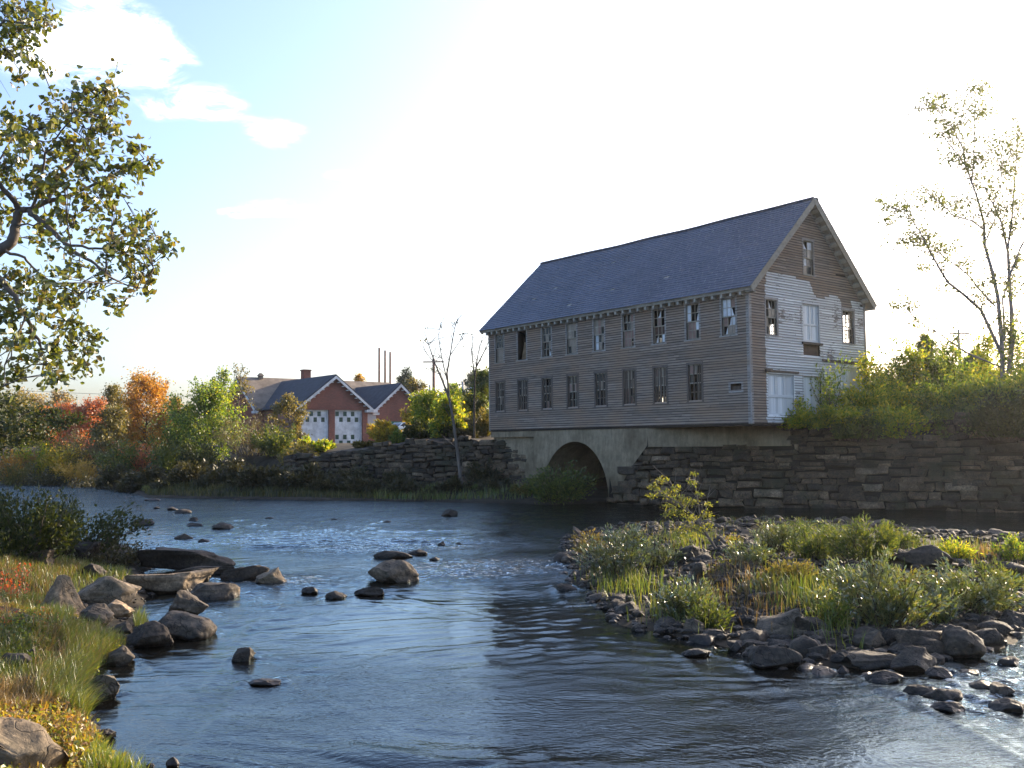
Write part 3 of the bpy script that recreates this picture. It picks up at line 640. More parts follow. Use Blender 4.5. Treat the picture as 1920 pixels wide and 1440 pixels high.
LG = [['mcc', 'ccm', 'cdc', 'ccm'], ['ccc', 'ccc', 'ccm', 'ccc'], ['cmc', 'ccc', 'ccp', 'cpc'], ['ccc', 'pcp', 'cmc', 'ccc'], ['ccc', 'cdc', 'cmc', 'ccc'], ['ddc', 'dcd', 'pcc', 'ppc'], ['pdd', 'dcd', 'mmm', 'mmm'], ['pdm', 'cmc', 'mmm', 'mmm']]
for u, s, g in zip(LOWER_U, SL, LG): window(P_long, u-.38, u+.38, 1.03, 2.69, g, flip=True, slats=s, seed=19, cmat='casing')
v = MB(); v.pbox(P_long, .36, .459, 1.30, 1.78, 0, .04); v.pbox(P_long, 1.041, 1.14, 1.30, 1.78, 0, .04); v.pbox(P_long, .46, 1.04, 1.71, 1.78, 0, .04); v.pbox(P_long, .46, 1.04, 1.30, 1.375, 0, .04)
vo = v.build('vent_opening', M['trim'], mill); v = MB(); v.pbox(P_long, .47, 1.03, 1.385, 1.60, -.10, -.07); v.build('board', M['plank'], vo)
window(P_gab, 1.15, 1.93, 3.84, 5.38, ['mKm', 'kdd', 'dcm', 'cmm'], seed=3)
window(P_gab, 7.13, 8.07, 3.84, 5.40, ['mmm', 'mmm', 'mmm', 'mmm'], seed=5, slats=[(.0, .12), (.62, .1), (.84, .14)])
window(P_gab, 4.08, 4.84, 6.80, 8.35, ['Kw', 'cd', 'wd', 'dc'], rows=4, cols=2, seed=9)
for u in UPPER_U: window(P_back, u-.37, u+.37, 3.84, 5.44, ['cmm', 'mmm', 'cmm', 'mmc'] if u < 5.5 else ['bdb', 'bbb', 'dbb', 'bbd'], seed=31, cased=False)
for u in LOWER_U: window(P_back, u-.38, u+.38, 1.03, 2.69, ['bbd', 'bbb', 'dmb', 'mbm'] if 10.5 < u < 14 else ['bbd', 'bdb', 'bbb', 'bbb'], seed=33, cased=False)
def plank_door(P, u0, u1, z0, z1, name, planks, rails, stiles=(), label=None, mi='white_door'):
    b = MB(); n0 = -.05; k = (u1-u0)/planks
    for i in range(planks): b.pbox(P, u0+k*i+.004, u0+k*(i+1)-.004, z0, z1, n0-.03, n0+.004*(i % 2))
    for r in rails: b.pbox(P, u0, u1, r[0], r[1], n0+.006, n0+.035)
    for s in stiles: b.pbox(P, s[0], s[1], s[2], s[3], n0+.008, n0+.03)
    b.pbox(P, u0-.08, u0, z0-.05, z1+.06, 0, .04); b.pbox(P, u1, u1+.08, z0-.05, z1+.06, 0, .04); b.pbox(P, u0, u1, z1, z1+.07, 0, .045)
    o = b.build(name, M[mi], mill)
    if label: o['label'] = label
    return o
plank_door(P_gab, 1.14, 3.06, .33, 2.15, 'barn_door', 12, [(.33, .43), (1.12, 1.24), (2.05, 2.15)], [(1.14, 1.22, .43, 2.05), (2.98, 3.06, .43, 2.05), (1.72, 1.80, 1.24, 2.05), (2.36, 2.44, 1.24, 2.05)], 'wide pale blue white barn door nearest the corner')
plank_door(P_gab, 3.78, 5.2, .33, 2.13, 'barn_door', 9, [], [], 'narrow door of vertical pale planks')
plank_door(P_gab, 6.34, 8.44, .33, 2.68, 'barn_door', 12, [(.33, .45), (1.2, 1.32), (2.56, 2.68)], [(6.34, 6.44, .45, 2.56), (8.34, 8.44, .45, 2.56), (7.35, 7.43, 1.32, 2.56)], 'tall pale barn door at the bushy end')
plank_door(P_gab, 3.86, 5.16, 3.7, 5.45, 'loft_door', 8, [(4.45, 4.53), (5.36, 5.45), (3.7, 3.8)], [(4.44, 4.58, 3.8, 5.36), (3.86, 3.94, 3.8, 5.36), (5.08, 5.16, 3.8, 5.36), (4.76, 4.84, 4.53, 5.36)], 'pale two leaf loft door in upper gable')
hb = MB(); hb.pbox(P_gab, 3.86, 5.16, 3.10, 3.57, -.12, -.07); hb.build('hole_board', M['brown_board'], mill)

# roof -------------------------------------------------------------------
OE, OR, RT = .34, .42, .22
sl = MRISE/(MW/2); cosr = 1/math.hypot(1, sl); sinr = sl*cosr
def slope(side):
    """returns f(y, d, n): point d metres down from the ridge on one slope, n above the deck"""
    sx = -1 if side == 0 else 1
    def f(y, d, n): return (MW/2+sx*(d*cosr+n*sinr), y, MHT+MRISE+.05-d*sinr+n*cosr-(.07*math.sin(PI*min(max(y/ML, 0), 1))+.022*math.sin(y*1.15)*math.sin(PI*min(max(y/ML, 0), 1)))*max(0, 1-d/5.5))
    return f
SLEN = (MW/2+OE)/cosr
rf = MB(); rng = np.random.default_rng(12)
for side in (0, 1):
    f = slope(side)
    yy = np.linspace(-OR, ML+OR, 21)
    for ya, yb in zip(yy[:-1], yy[1:]): rf.hexa([f(ya, 0, .0), f(yb, 0, .0), f(yb, SLEN, .0), f(ya, SLEN, .0), f(ya, 0, .13), f(yb, 0, .13), f(yb, SLEN, .13), f(ya, SLEN, .13)], 1)
    rows = 34; e = SLEN/rows
    for r in range(rows):
        d0 = r*e; y = -OR-.03+rng.uniform(-.25, 0)
        while y < ML+OR:
            w_ = rng.uniform(.24, .34) if side == 0 else 1.2; y0, y1 = max(y, -OR-.03), min(y+w_-.006, ML+OR+.03); y += w_
            if y1-y0 < .03: continue
            k = rng.uniform(0, .014); dz = rng.uniform(-.012, .018)+(.05 if rng.random() < .012 else 0)
            if side == 0 and rng.random() < (.03 if abs(y-13.2-.35*r/3) < .8 and 10 < r < 26 else .003): continue
            b0 = d0+e+.03+dz
            rf.face([f(y0, d0-.02, .146+.002), f(y1, d0-.02, .146+.002), f(y1, b0, .168+k), f(y0, b0, .168+k)], 0)
            rf.face([f(y0, b0, .15), f(y1, b0, .15), f(y1, b0, .168+k), f(y0, b0, .168+k)], 0)
for side in (0, 1):
    f = slope(side); yy = np.linspace(-OR-.04, ML+OR+.04, 21)
    for ya, yb in zip(yy[:-1], yy[1:]): rf.hexa([f(ya, -.02, .16), f(yb, -.02, .16), f(yb, .17, .19), f(ya, .17, .19), f(ya, -.02, .20), f(yb, -.02, .20), f(yb, .17, .215), f(ya, .17, .215)], 2)
roof = rf.build('roof', [M['slate'], M['eave_light'], M['roof_dark']], mill)  # soffit deck takes the paler tone as painted bounce light
fa_ = MB()
for side in (0, 1):
    f = slope(side)
    for y in (-OR, ML+OR-.05):
        fa_ = MB(); fa_.hexa([f(y-.012, 0.02, -.14), f(y+.05, .02, -.14), f(y+.05, SLEN, -.14), f(y-.012, SLEN, -.14), f(y-.012, .02, .135), f(y+.05, .02, .135), f(y+.05, SLEN, .135), f(y-.012, SLEN, .135)]); fa_.build('rake_board', M['eave'], roof)
ez = slope(0)(0, SLEN, 0)[2]; ex = slope(0)(0, SLEN, 0)[0]
gb = MB(); gb.box(ex-.02, -OR, ez-.035, ex+.03, ML+OR, ez+.11); ex2 = slope(1)(0, SLEN, 0)[0]; gb.box(ex2-.03, -OR, ez-.10, ex2+.02, ML+OR, ez+.10)
gb.box(ex+.031, -OR+.02, ez-.10, -.002, -.05, ez-.06); gb.box(MW+.002, -OR+.02, ez-.10, ex2-.031, -.05, ez-.06)      # boxed eave returns
gb.build('eave_board', M['eave'], roof)
tail = MB(); tail.hexa([(ex+.005, -.055, ez-.18), (-.01, -.055, ez-.20), (-.01, .055, ez-.20), (ex+.005, .055, ez-.18), (ex+.005, -.055, ez-.04), (-.01, -.055, ez+.12), (-.01, .055, ez+.12), (ex+.005, .055, ez-.04)])
t0 = tail.build('rafter_tail', M['eave_light'], roof); t0.location = (0, .2, 0)
for k in range(1, 37):
    c = t0.copy(); C.objects.link(c); c.parent = roof; c.location = (0, .2+k*(ML-.3)/36, 0)
lb = MB(); f = slope(1); lb.hexa([f(-OR+.06, -.09, -.15), f(-.03, -.09, -.20), f(-.03, .09, -.20), f(-OR+.06, .09, -.15), f(-OR+.06, -.09, -.01), f(-.03, -.09, -.01), f(-.03, .09, -.01), f(-OR+.06, .09, -.01)])
l0 = lb.build('lookout_bracket', M['eave_light'], roof)
for side in (0, 1):
    for k in range(1, 13):
        d = k*SLEN/13.2; c = l0 if (side == 1 and k == 1) else l0.copy()
        if c is not l0: C.objects.link(c); c.parent = roof
        f = slope(side); base = np.array(slope(1)(0, 0, 0)); c.location = tuple(np.array(f(0, d, 0))-base)
        if side == 0: c.scale = (-1, 1, 1); c.location = (f(0, d, 0)[0]+base[0], 0, f(0, d, 0)[2]-base[2])
rk = MB()                                                # frieze under the rakes on the gable face
for side in (0, 1):
    f = slope(side); rk.hexa([f(-.045, .12, -.26), f(-.001, .12, -.26), f(-.001, SLEN-.5, -.26), f(-.045, SLEN-.5, -.26), f(-.045, .02, -.005), f(-.001, .02, -.005), f(-.001, SLEN-.35, -.005), f(-.045, SLEN-.35, -.005)])
rk.build('rake_frieze', M['trim'], mill)

# foundation with the arch -----------------------------------------------
WL = -MZ                                                  # water level in the mill's own coordinates
AC, AA, AB = 11.04, 2.55, 3.02                            # arch: centre, half width, rise
fd = MB(); XF = .03
def X_(z): return XF-.05*(-z)                             # concrete face leans out towards the foot
arch = [(AC+AA*math.cos(t), WL+AB*math.sin(t)) for t in np.linspace(0, PI, 33)]     # from far side (u large) to near side
def Pf(u, z, d=0): return (X_(z)+d, u, z)
# face: strips between arch and outline
outl_top = -.012
def out_left(z): return 14.25+.75*smooth(-.3, -2.2, np.array(float(z)))-.5*smooth(-2.2, -3.7, np.array(float(z)))
def out_right(z): return np.interp(z, [-3.8, -2.07, -.95, 0], [8.3, 7.1, 6.0, 5.9])
zs = np.array(sorted({round(float(z), 5) for z in [outl_top, *np.linspace(WL+AB+.02, WL-.4, 10), WL+AB, *[WL+AB*math.sin(t) for t in np.linspace(0, PI/2, 17)], -.3]}, reverse=True))
for z0, z1 in zip(zs[:-1], zs[1:]):
    def edge(z):
        if z < WL: return AC+AA, AC-AA
        q = (z-WL)/AB
        if q >= 1: return AC, AC
        return AC+AA*math.sqrt(1-q*q), AC-AA*math.sqrt(1-q*q)
    (a0, b0), (a1, b1) = edge(z0), edge(z1)
    fd.face([Pf(float(out_left(z0)), z0), Pf(a0, z0), Pf(a1, z1), Pf(float(out_left(z1)), z1)])
    fd.face([Pf(b0, z0), Pf(float(out_right(z0)), z0), Pf(float(out_right(z1)), z1), Pf(b1, z1)])
    fd.face([Pf(float(out_left(z0)), z0), Pf(float(out_left(z1)), z1), Pf(float(out_left(z1)), z1, .6), Pf(float(out_left(z0)), z0, .6)])
for (u0, z0), (u1, z1) in zip(arch[:-1], arch[1:]): fd.face([Pf(u0, z0), Pf(u1, z1), (7.5, u1, z1), (7.5, u0, z0)])    # barrel vault
for s in (1, -1): fd.face([Pf(AC+s*AA, WL), Pf(AC+s*AA, WL-.5), (7.5, AC+s*AA, WL-.5), (7.5, AC+s*AA, WL)])
fd.face([(7.5, AC-3, WL-.5), (7.5, AC+3, WL-.5), (7.5, AC+3, -.6), (7.5, AC-3, -.6)], 1)
fd.box(X_(-.2)+.0, 14.2, -.42, .5, ML-.02, -.105); fd.box(.2, 14.3, -4.1, MW-.1, ML-.06, -.425)          # band under the far end
# band bending back under the overhanging corner
wr = [mloc(4.8, 46.25), mloc(8.3, 42.95), mloc(12.35, 41.45), mloc(12.9, 42.2)]
bp = [(X_(-.5), 5.95), (wr[1][0], wr[1][1]), (wr[2][0], wr[2][1]), (wr[3][0], wr[3][1])]
for (xa, ya), (xb, yb) in zip(bp[:-1], bp[1:]):
    fd.hexa([(xa, ya, -1.0), (xb, yb, -1.0), (xb+.4, yb+.4, -1.0), (xa+.4, ya+.1, -1.0), (xa, ya, -.105), (xb, yb, -.105), (xb+.4, yb+.4, -.105), (xa+.4, ya+.1, -.105)])
fo = fd.build('foundation', [M['concrete'], M['earth_dark']], mill); fo['label'] = 'grey concrete foundation with one round arch over water'
# plinth where the right-hand ground meets the gable
fb = MB(); fb.box(3.3, .06, -1.2, MW-.05, .4, -.105); fb.build('plinth', M['concrete'], mill)

# right-hand retaining wall: starts against the arch pier and runs to the right out of frame
def keepR(s, z): return not (s < 4.3 and z > np.interp(s, [0, 1.2, 2.5, 4.3], [.3, 1.7, 2.78, 2.78])) and not (s < 8.3 and z > 2.72)
rubble('stone_wall', [(4.55, 45.65), (6.25, 43.9), (8.4, 42.6), (15.5, 40.1), (20.3, 37.4), (30, 32.2), (46, 22.6)], lambda s: -.1, lambda s: 3.62+.14*math.sin(s*1.3)+.1*math.sin(s*3.7)+(.22 if s > 15 else 0), 'high mossy rubble wall below the mill, running right along the river', seed=5, keep=keepR, batter=.09, wst=(.35, 1.15), hcourse=(.16, .40))
rubble('stone_wall', [(-14.5, 58.6), (-12, 57.6), (-7, 55.3), (-2.6, 53.3), (-.4, 52.3), (1.55, 50.15), (2.15, 50.6)], lambda s: .2, lambda s: 2.35+.85*float(smooth(2, 10, np.array(float(s))))+.12*math.sin(s*2.1), 'rubble stone wall on the far bank, between bushes and the arch', seed=8, batter=.1)

# ------------------------------------------------------------------ brick building
BO = np.array([-19.734, 86., 3.06]); BY = .677
bb = empty('brick_building', tuple(BO), BY, 'red brick garage building with dark gables and two white garage doors', 'building')
Pb = lambda u, z, n: (u, -n, z)
Pc = lambda u, z, n: (u, 2-n, z)
b = MB()
def gwall(b, P, u0, u1, ze, za, n, ops, mi=0):
    us = sorted({u0, u1, *[o[0] for o in ops], *[o[1] for o in ops]}); zs = sorted({-1.5, ze, *[o[2] for o in ops], *[o[3] for o in ops]})
    for a, c in zip(us[:-1], us[1:]):
        for z0, z1 in zip(zs[:-1], zs[1:]):
            if any(o[0] < (a+c)/2 < o[1] and o[2] < (z0+z1)/2 < o[3] for o in ops): continue
            b.face([P(a, z0, n), P(c, z0, n), P(c, z1, n), P(a, z1, n)], mi)
    b.face([P(u0, ze, n), P(u1, ze, n), P((u0+u1)/2, za, n)], mi)
    for o in ops:
        a, c, z0, z1 = o
        for q in ([(a, z0), (a, z1)], [(a, z1), (c, z1)], [(c, z1), (c, z0)]): b.face([P(*q[0], n), P(*q[1], n), P(*q[1], n-.3), P(*q[0], n-.3)], mi)
gwall(b, Pb, 0, 7.25, 3.5, 6.45, 0, [(.25, 3.1, -.3, 3.22), (3.72, 6.7, -.3, 3.25)])
gwall(b, Pc, 9.15, 15.05, 3.35, 6.0, 0, [(10.2, 12.7, -.3, 2.25), (13.0, 13.9, .9, 2.0)])
b.face([(0, 0, -1.5), (0, 8, -1.5), (0, 8, 3.5), (0, 0, 3.5)]); b.face([(7.25, 0, -1.5), (7.25, 8, -1.5), (7.25, 8, 3.5), (7.25, 0, 3.5)])
b.face([(9.15, 2, -1.5), (9.15, 8, -1.5), (9.15, 8, 3.4), (9.15, 2, 3.4)]); b.face([(15.05, 2, -1.5), (15.05, 16, -1.5), (15.05, 16, 3.4), (15.05, 2, 3.4)])
b.face([(7.25, 1.6, -1.5), (9.15, 1.6, -1.5), (9.15, 1.6, 1.9), (7.25, 1.6, 1.9)]); b.face([(7.25, 1.6, 3.0), (9.15, 1.6, 3.0), (9.15, 1.6, 3.4), (7.25, 1.6, 3.4)]); b.face([(7.25, 1.6, 1.9), (7.5, 1.6, 1.9), (7.5, 1.6, 3.0), (7.25, 1.6, 3.0)])
b.face([(-.6, 7.6, -1.5), (16.5, 7.6, -1.5), (16.5, 7.6, 3.6), (-.6, 7.6, 3.6)])
b.face([(-.6, 7.6, -1.5), (-.6, 16.4, -1.5), (-.6, 16.4, 3.6), (-.6, 12, 6.75), (-.6, 7.6, 3.6)]); b.face([(-.6, 16.4, -1.5), (16.5, 16.4, -1.5), (16.5, 16.4, 3.6), (-.6, 16.4, 3.6)]); b.face([(16.5, 7.6, -1.5), (16.5, 16.4, -1.5), (16.5, 16.4, 3.6), (16.5, 12, 6.75), (16.5, 7.6, 3.6)])
b.build('wall', M['brick'], bb)
def gable_roof(b, x0, x1, y0, y1, ze, za, mi, t=.14, axis='y'):
    m_ = (x0+x1)/2
    for xa, xb in ((x0, m_), (x1, m_)):
        p = [(xa, y0, ze), (xa, y1, ze), (xb, y1, za), (xb, y0, za)]
        if axis == 'x': p = [(q[1], q[0], q[2]) for q in p]
        b.hexa([*p, *[(q[0], q[1], q[2]+t) for q in p]], mi)
r = MB(); gable_roof(r, -.4, 7.65, -.4, 11.6, 3.36, 6.47, 0); gable_roof(r, 8.75, 15.4, 1.6, 11.0, 3.2, 6.05, 0)
gable_roof(r, 7.3, 16.7, -1.1, 17.0, 3.42, 6.83, 1, axis='x')
ro = r.build('roof', [M['roof_dark'], M['roof_sunlit']], bb)
k = MB(); k.box(5.0, 9.2, 5.4, 5.8, 9.9, 7.65); k.box(4.94, 9.14, 7.651, 5.86, 9.96, 7.78); k.build('chimney', M['brick'], ro)
k = MB(); k.box(1.2, 11.6, 6.8, 1.6, 12.0, 7.1); k.hexa([(1.1, 11.5, 7.1), (1.7, 11.5, 7.1), (1.7, 12.1, 7.1), (1.1, 12.1, 7.1), (1.3, 11.7, 7.4), (1.5, 11.7, 7.4), (1.5, 11.9, 7.4), (1.3, 11.9, 7.4)]); k.build('roof_vent', M['roof_sunlit'], ro)
def rake(P, u0, u1, ze, za, n, parent):
    um = (u0+u1)/2; q = MB()
    for ua in (u0, u1):
        s = 1 if ua < um else -1
        q.hexa([P(ua, ze-.28, n), P(um, za-.28, n), P(um, za-.28, n+.05), P(ua, ze-.28, n+.05), P(ua, ze-.01, n), P(um, za-.01, n), P(um, za-.01, n+.05), P(ua, ze-.01, n+.05)])
        q.pbox(P, min(ua, ua+s*.75), max(ua, ua+s*.75), ze-.33, ze-.10, n-.35, n+.06)
    q.build('rake_trim', M['white_worn'], parent)
    q = MB()
    for ua in (u0, u1):
        for t in np.linspace(.1, .92, 8):
            u = ua+(um-ua)*t; z = ze+(za-ze)*t-.36; q.pbox(P, u-.07, u+.07, z-.07, z+.02, n-.32, n-.02)
    q.build('bracket_row', M['white_worn'], parent)
rake(Pb, -.4, 7.65, 3.36, 6.47, .4, ro); rake(Pc, 8.75, 15.4, 3.2, 6.05, .4, ro)
Pg = lambda u, z, n: (-.6-n, u, z)
rake(Pg, 7.3, 16.7, 3.42, 6.83, .5, ro)
def gdoor(u0, u1, z1, panes, label):
    q = MB(); n = -.22; q.pbox(Pb, u0, u1, -.3, z1, n-.05, n)
    q.pbox(Pb, u0, u0+.10, -.3, z1, n+.001, n+.06); q.pbox(Pb, u1-.16, u1, -.3, z1, n+.001, n+.06); q.pbox(Pb, u0+.1, u1-.16, z1-.12, z1, n+.001, n+.06)
    o = q.build('garage_door', M['white_worn'], bb); o['label'] = label
    cw = (u1-u0-.3)/6.4; rh = (z1-.15)/5.6
    for (r_, c_) in panes:
        a = u0+.12+c_*cw; zt_ = z1-.16-r_*rh; g = MB(); g.pbox(Pb, a+.03, a+cw-.02, zt_-rh*.78, zt_, n+.001, n+.012); g.build('pane', M['green_glass'], o)
gdoor(.25, 3.1, 3.22, [(0, 0), (0, 2), (0, 4), (1, 1), (1, 3), (1, 5)], 'white garage door with a checker of green panes near its top')
gdoor(3.72, 6.7, 3.25, [(0, 0), (0, 2), (0, 4), (1, 1), (1, 3), (1, 5), (4, 0), (4, 2), (4, 4), (5, 1), (5, 3)], 'white garage door with green panes at both top and bottom')
q = MB(); q.pbox(Pc, 10.2, 12.7, 1.72, 2.25, -.1, .02); q.build('sign_panel', M['green_panel'], bb)
q = MB(); q.pbox(Pc, 10.9, 11.8, -.3, 1.70, -.2, -.1); q.build('entrance_door', M['white'], bb)
for a, c, e in ((10.2, 10.75, 0), (11.95, 12.7, 0), (13.0, 13.9, 0)):
    q = MB(); z1 = 1.7 if a < 13 else 2.0; z0 = .5 if a < 13 else .9
    q.pbox(Pc, a, c, z0, z1, -.2, -.16); q.pbox(Pc, a, a+.09, z0, z1, -.159, -.1); q.pbox(Pc, c-.09, c, z0, z1, -.159, -.1); q.pbox(Pc, a+.09, c-.09, z1-.09, z1, -.159, -.1); q.pbox(Pc, a+.09, c-.09, z0, z0+.09, -.159, -.1)
    wo_ = q.build('window', M['white'], bb); q = MB(); q.pbox(Pc, a+.09, c-.09, z0+.09, z1-.09, -.159, -.15); q.build('pane', M['black'], wo_)
q = MB(); q.box(7.5, 1.62, 1.9, 9.15, 1.7, 3.0); wo_ = q.build('window', M['metal'], bb); q = MB(); q.box(7.3, 1.5, 1.82, 9.14, 1.6, 1.9); q.build('sill', M['white'], wo_)
q = MB(); q.box(7.26, 1.2, 3.1, 9.1, 1.62, 3.4); q.build('eave_trim', M['white'], bb)

# small white car behind the bushes
cp_ = at(762, 845, 79); cz = h1(cp_[0], cp_[1]); car = empty('parked_car', (cp_[0], cp_[1], cz), BY, 'small white parked car half hidden by bushes before the brick building', 'car')
prof = [(-2.1, .3), (-2.15, .75), (-1.9, .95), (-1.3, 1.02), (-.8, 1.42), (.6, 1.45), (1.25, 1.02), (2.0, .85), (2.15, .6), (2.1, .3)]
q = MB(); n = len(prof)
for i in range(n):
    a, c = prof[i], prof[(i+1) % n]; wa = .82 if a[1] < 1.1 else .66; wc = .82 if c[1] < 1.1 else .66
    q.face([(a[0], -wa, a[1]), (c[0], -wc, c[1]), (c[0], wc, c[1]), (a[0], wa, a[1])])
for s in (-1, 1): q.face([(a[0], s*(.82 if a[1] < 1.1 else .66), a[1]) for a in prof])
q.build('body', M['car'], car)
q = MB(); q.face([(-1.2, -.805, 1.05), (1.1, -.805, 1.05), (.55, -.70, 1.38), (-.75, -.70, 1.38)]); q.face([(-1.29, -.7, 1.06), (-1.29, .7, 1.06), (-.86, .6, 1.38), (-.86, -.6, 1.38)]); q.build('window', M['black'], car)
for x in (-1.3, 1.3):
    for s in (-.78, .78):
        vv, ff = tubes([(np.array([[x, s-.1, .32], [x, s+.1, .32]]), [.32, .32])], 14); link('wheel', np_mesh('wheel', vv, ff, M['wire']), car)

# ------------------------------------------------------------------ poles and wire
def tube_obj(name, polys, mat, parent=None, base=None, k=8):
    v, q = tubes(polys, k)
    if base is not None: v = v-np.asarray(base)
    return link(name, np_mesh(name, v, q, mat, None, True), parent, None if (parent is not None or base is None) else tuple(base))
for i, (px, top, lab) in enumerate([(711, 652, 'tallest and leftmost of three bare reddish poles above the brick roof'), (722, 657, 'middle of three bare reddish poles above the brick roof'), (731.5, 660, 'shortest and rightmost of three bare reddish poles above the brick roof')]):
    p = at(px, top, 112+i*3); g = h1(p[0], p[1]); base = np.array([p[0], p[1], g])
    o = tube_obj('utility_pole', [([base-np.array([0, 0, .5]), p], [.16, .12])], M['pole'], None, base); tag(o, lab, 'pole', 'bare poles behind the brick building')
def cross_pole(px, top, Y, lab, mat, arm=1.2, r=.15):
    p = at(px, top, Y); base = np.array([p[0], p[1], h1(p[0], p[1])]); e = empty('utility_pole', tuple(base), 0, lab, 'pole')
    tube_obj('post', [([base-np.array([0, 0, .5]), p], [r*1.2, r])], mat, e, base)
    b = MB(); b.box(-arm, -.2, p[2]-base[2]-.5, arm, -.06-r*.9, p[2]-base[2]-.34); b.build('crossarm', mat, e); return p
cross_pole(813, 672, 106, 'brown utility pole with a crossarm behind the bare sapling', M['pole'])
cross_pole(1797, 618, 92, 'thin utility pole with crossarm right of the pointed spruce', M['pole_grey'], 1.0, .12)
p = at(806, 722, 96); base = np.array([p[0], p[1], h1(p[0], p[1])]); tag(tube_obj('sign_post', [([base, p], [.12, .1])], M['metal'], None, base), 'pale slim post among bushes just left of the crossarm pole', 'post')
p = at(868, 716, 84); base = np.array([p[0], p[1], h1(p[0], p[1])]); e = empty('street_lamp', tuple(base), 0, 'pale grey street lamp with curved arm left of the mill', 'street lamp')
tube_obj('post', [([base, p], [.13, .09])], M['metal'], e, base)
tip = at(884, 728, 83.5); el = at(871, 735, 84); tube_obj('lamp_arm', [([el, at(876, 729, 84), tip], [.04, .04, .04])], M['metal'], e, base)
b = MB(); t = tip-base; b.hexa([(t[0]-.1, t[1]-.15, t[2]-.1), (t[0]+.6, t[1]-.15, t[2]-.06), (t[0]+.6, t[1]+.15, t[2]-.06), (t[0]-.1, t[1]+.15, t[2]-.1), (t[0]-.1, t[1]-.1, t[2]+.1), (t[0]+.5, t[1]-.1, t[2]+.05), (t[0]+.5, t[1]+.1, t[2]+.05), (t[0]-.1, t[1]+.1, t[2]+.1)]); b.build('lamp_head', M['metal'], e)
a, c = at(-120, 722, 118), at(711, 742, 112); ts = np.linspace(0, 1, 16)
pts = np.array([a+(c-a)*t-np.array([0, 0, 1.1*4*t*(1-t)*.6]) for t in ts]); tag(tube_obj('power_line', [(pts, [.022]*16)], M['wire'], None, pts[0], 5), 'thin power line sagging across the sky above the autumn trees', 'wire')

# ------------------------------------------------------------------ rocks
_ico = {}
def ico(level):
    if level not in _ico:
        bm = bmesh.new(); bmesh.ops.create_icosphere(bm, subdivisions=level, radius=1)
        _ico[level] = (np.array([v.co[:] for v in bm.verts]), np.array([[v.index for v in f.verts] for f in bm.faces])); bm.free()
    return _ico[level]
def rock_mesh(name, style, seed, level=5, mat='rock'):
    P0, Fc = ico(level); rng = np.random.default_rng(seed); p = P0.copy()
    if style == 'slab':
        e = .45; q = np.sign(p)*np.abs(p)**e; p = unit(p)*0+q/np.maximum(np.abs(q).max(1, keepdims=True), 1e-6)*np.linalg.norm(q, axis=1, keepdims=True)*.72
        p = np.clip(p, -1, 1)
    ncut, lo, hi = {'round': (15, .6, .9), 'angular': (20, .42, .78), 'slab': (14, .5, .92), 'point': (12, .42, .8)}[style]
    for _ in range(ncut):
        n = rng.normal(size=3)
        if style == 'slab': n[2] *= .8; n[:2] *= 1.3
        if style == 'point': n[2] = abs(n[2])*.55+.1
        n /= np.linalg.norm(n); d = rng.uniform(lo, hi); ex = p@n-d
        p = p-np.where(ex > 0, ex*.97, 0)[:, None]*n
    o = rng.uniform(0, 50, 3)
    p = p*(1+.10*fbm(p*1.3+o, seed, 3))[:, None]
    if level >= 5:
        p = p+unit(p)*(.035*fbm(p*5+o, seed+5, 4))[:, None]
        if style in ('slab', 'angular'): p[:, :2] *= (1+.05*vnoise(np.stack([p[:, 2]*7+o[0], p[:, 0]*.6, p[:, 1]*.6], 1), seed+2))[:, None]
    else: p = p+unit(p)*(.03*fbm(p*4+o, seed+5, 2))[:, None]
    p /= np.abs(p).max(0)[None]
    if style == 'point': p[:, :2] *= (1-.62*np.clip((p[:, 2:3]+.5)/1.5, 0, 1))
    if style in ('round', 'angular'): p[:, :2] *= (1-.24*np.clip(p[:, 2:3]+.1, 0, 1)**1.3)
    return np_mesh(name, p, [Fc], M[mat], None, True)
RN = [0]; WAKES = []
def rock(px, py, wpx, hpx, style, mat, label, name='rock', depth=.75, sink=.3, tilt=(0, 0), rz=0., level=5, cat='rock', seed=None, z=None, group=None):
    RN[0] += 1; sd = seed if seed is not None else 100+RN[0]*7
    g = gnd(px, py, 0.)
    for _ in range(4): zg = h1(g[0], g[1]) if z is None else z; zg = max(zg, 0.); g = gnd(px, py, zg)
    dist = np.linalg.norm(g-CP); wm = wpx/F*dist; hm = max(hpx*.88/F*dist, .03); dm = wm*depth
    hh = hm/(2*(1-sink)) if sink < 1 else hm
    o = link(name, rock_mesh(name, style, sd, level, mat)); o.scale = (wm/2, dm/2, hh*1.04)
    o.rotation_euler = (tilt[0], tilt[1], rz)
    o.location = (g[0], g[1]+dm*.35, zg+hm-hh); tag(o, label, cat, group)
    if h1(g[0], g[1]-.2) < .0 and wm > .12: WAKES.append((o.location.x, o.location.y, wm))
    return o
R = rock
# in the open river
R(453, 1242, 42, 30, 'round', 'rock_dark', 'dark rounded rock standing alone in the calm water near the left bank')
R(490, 1287, 66, 14, 'round', 'rock_dark', 'low dark rock barely breaking the water below the lone round rock', depth=.5)
R(733, 1094, 98, 44, 'round', 'rock', 'largest brown boulder in the middle of the river', name='boulder', cat='boulder', seed=9)
R(735, 1048, 74, 18, 'angular', 'rock_dark', 'low dark ledge of rock in the rapids just behind the brown boulder', depth=.4)
R(783, 1042, 40, 12, 'round', 'rock_dark', 'small dark rock at the right tip of the low ledge in the rapids', depth=.6)
R(627, 1124, 42, 17, 'round', 'rock_dark', 'dark squat rock left of the split rock in mid-river')
R(692, 1119, 60, 20, 'angular', 'rock_dark', 'low split dark rock in front of the brown boulder', depth=.5)
R(576, 1115, 34, 14, 'angular', 'rock_dark', 'small dark rock in the foam between the tan ledge and the squat rock')
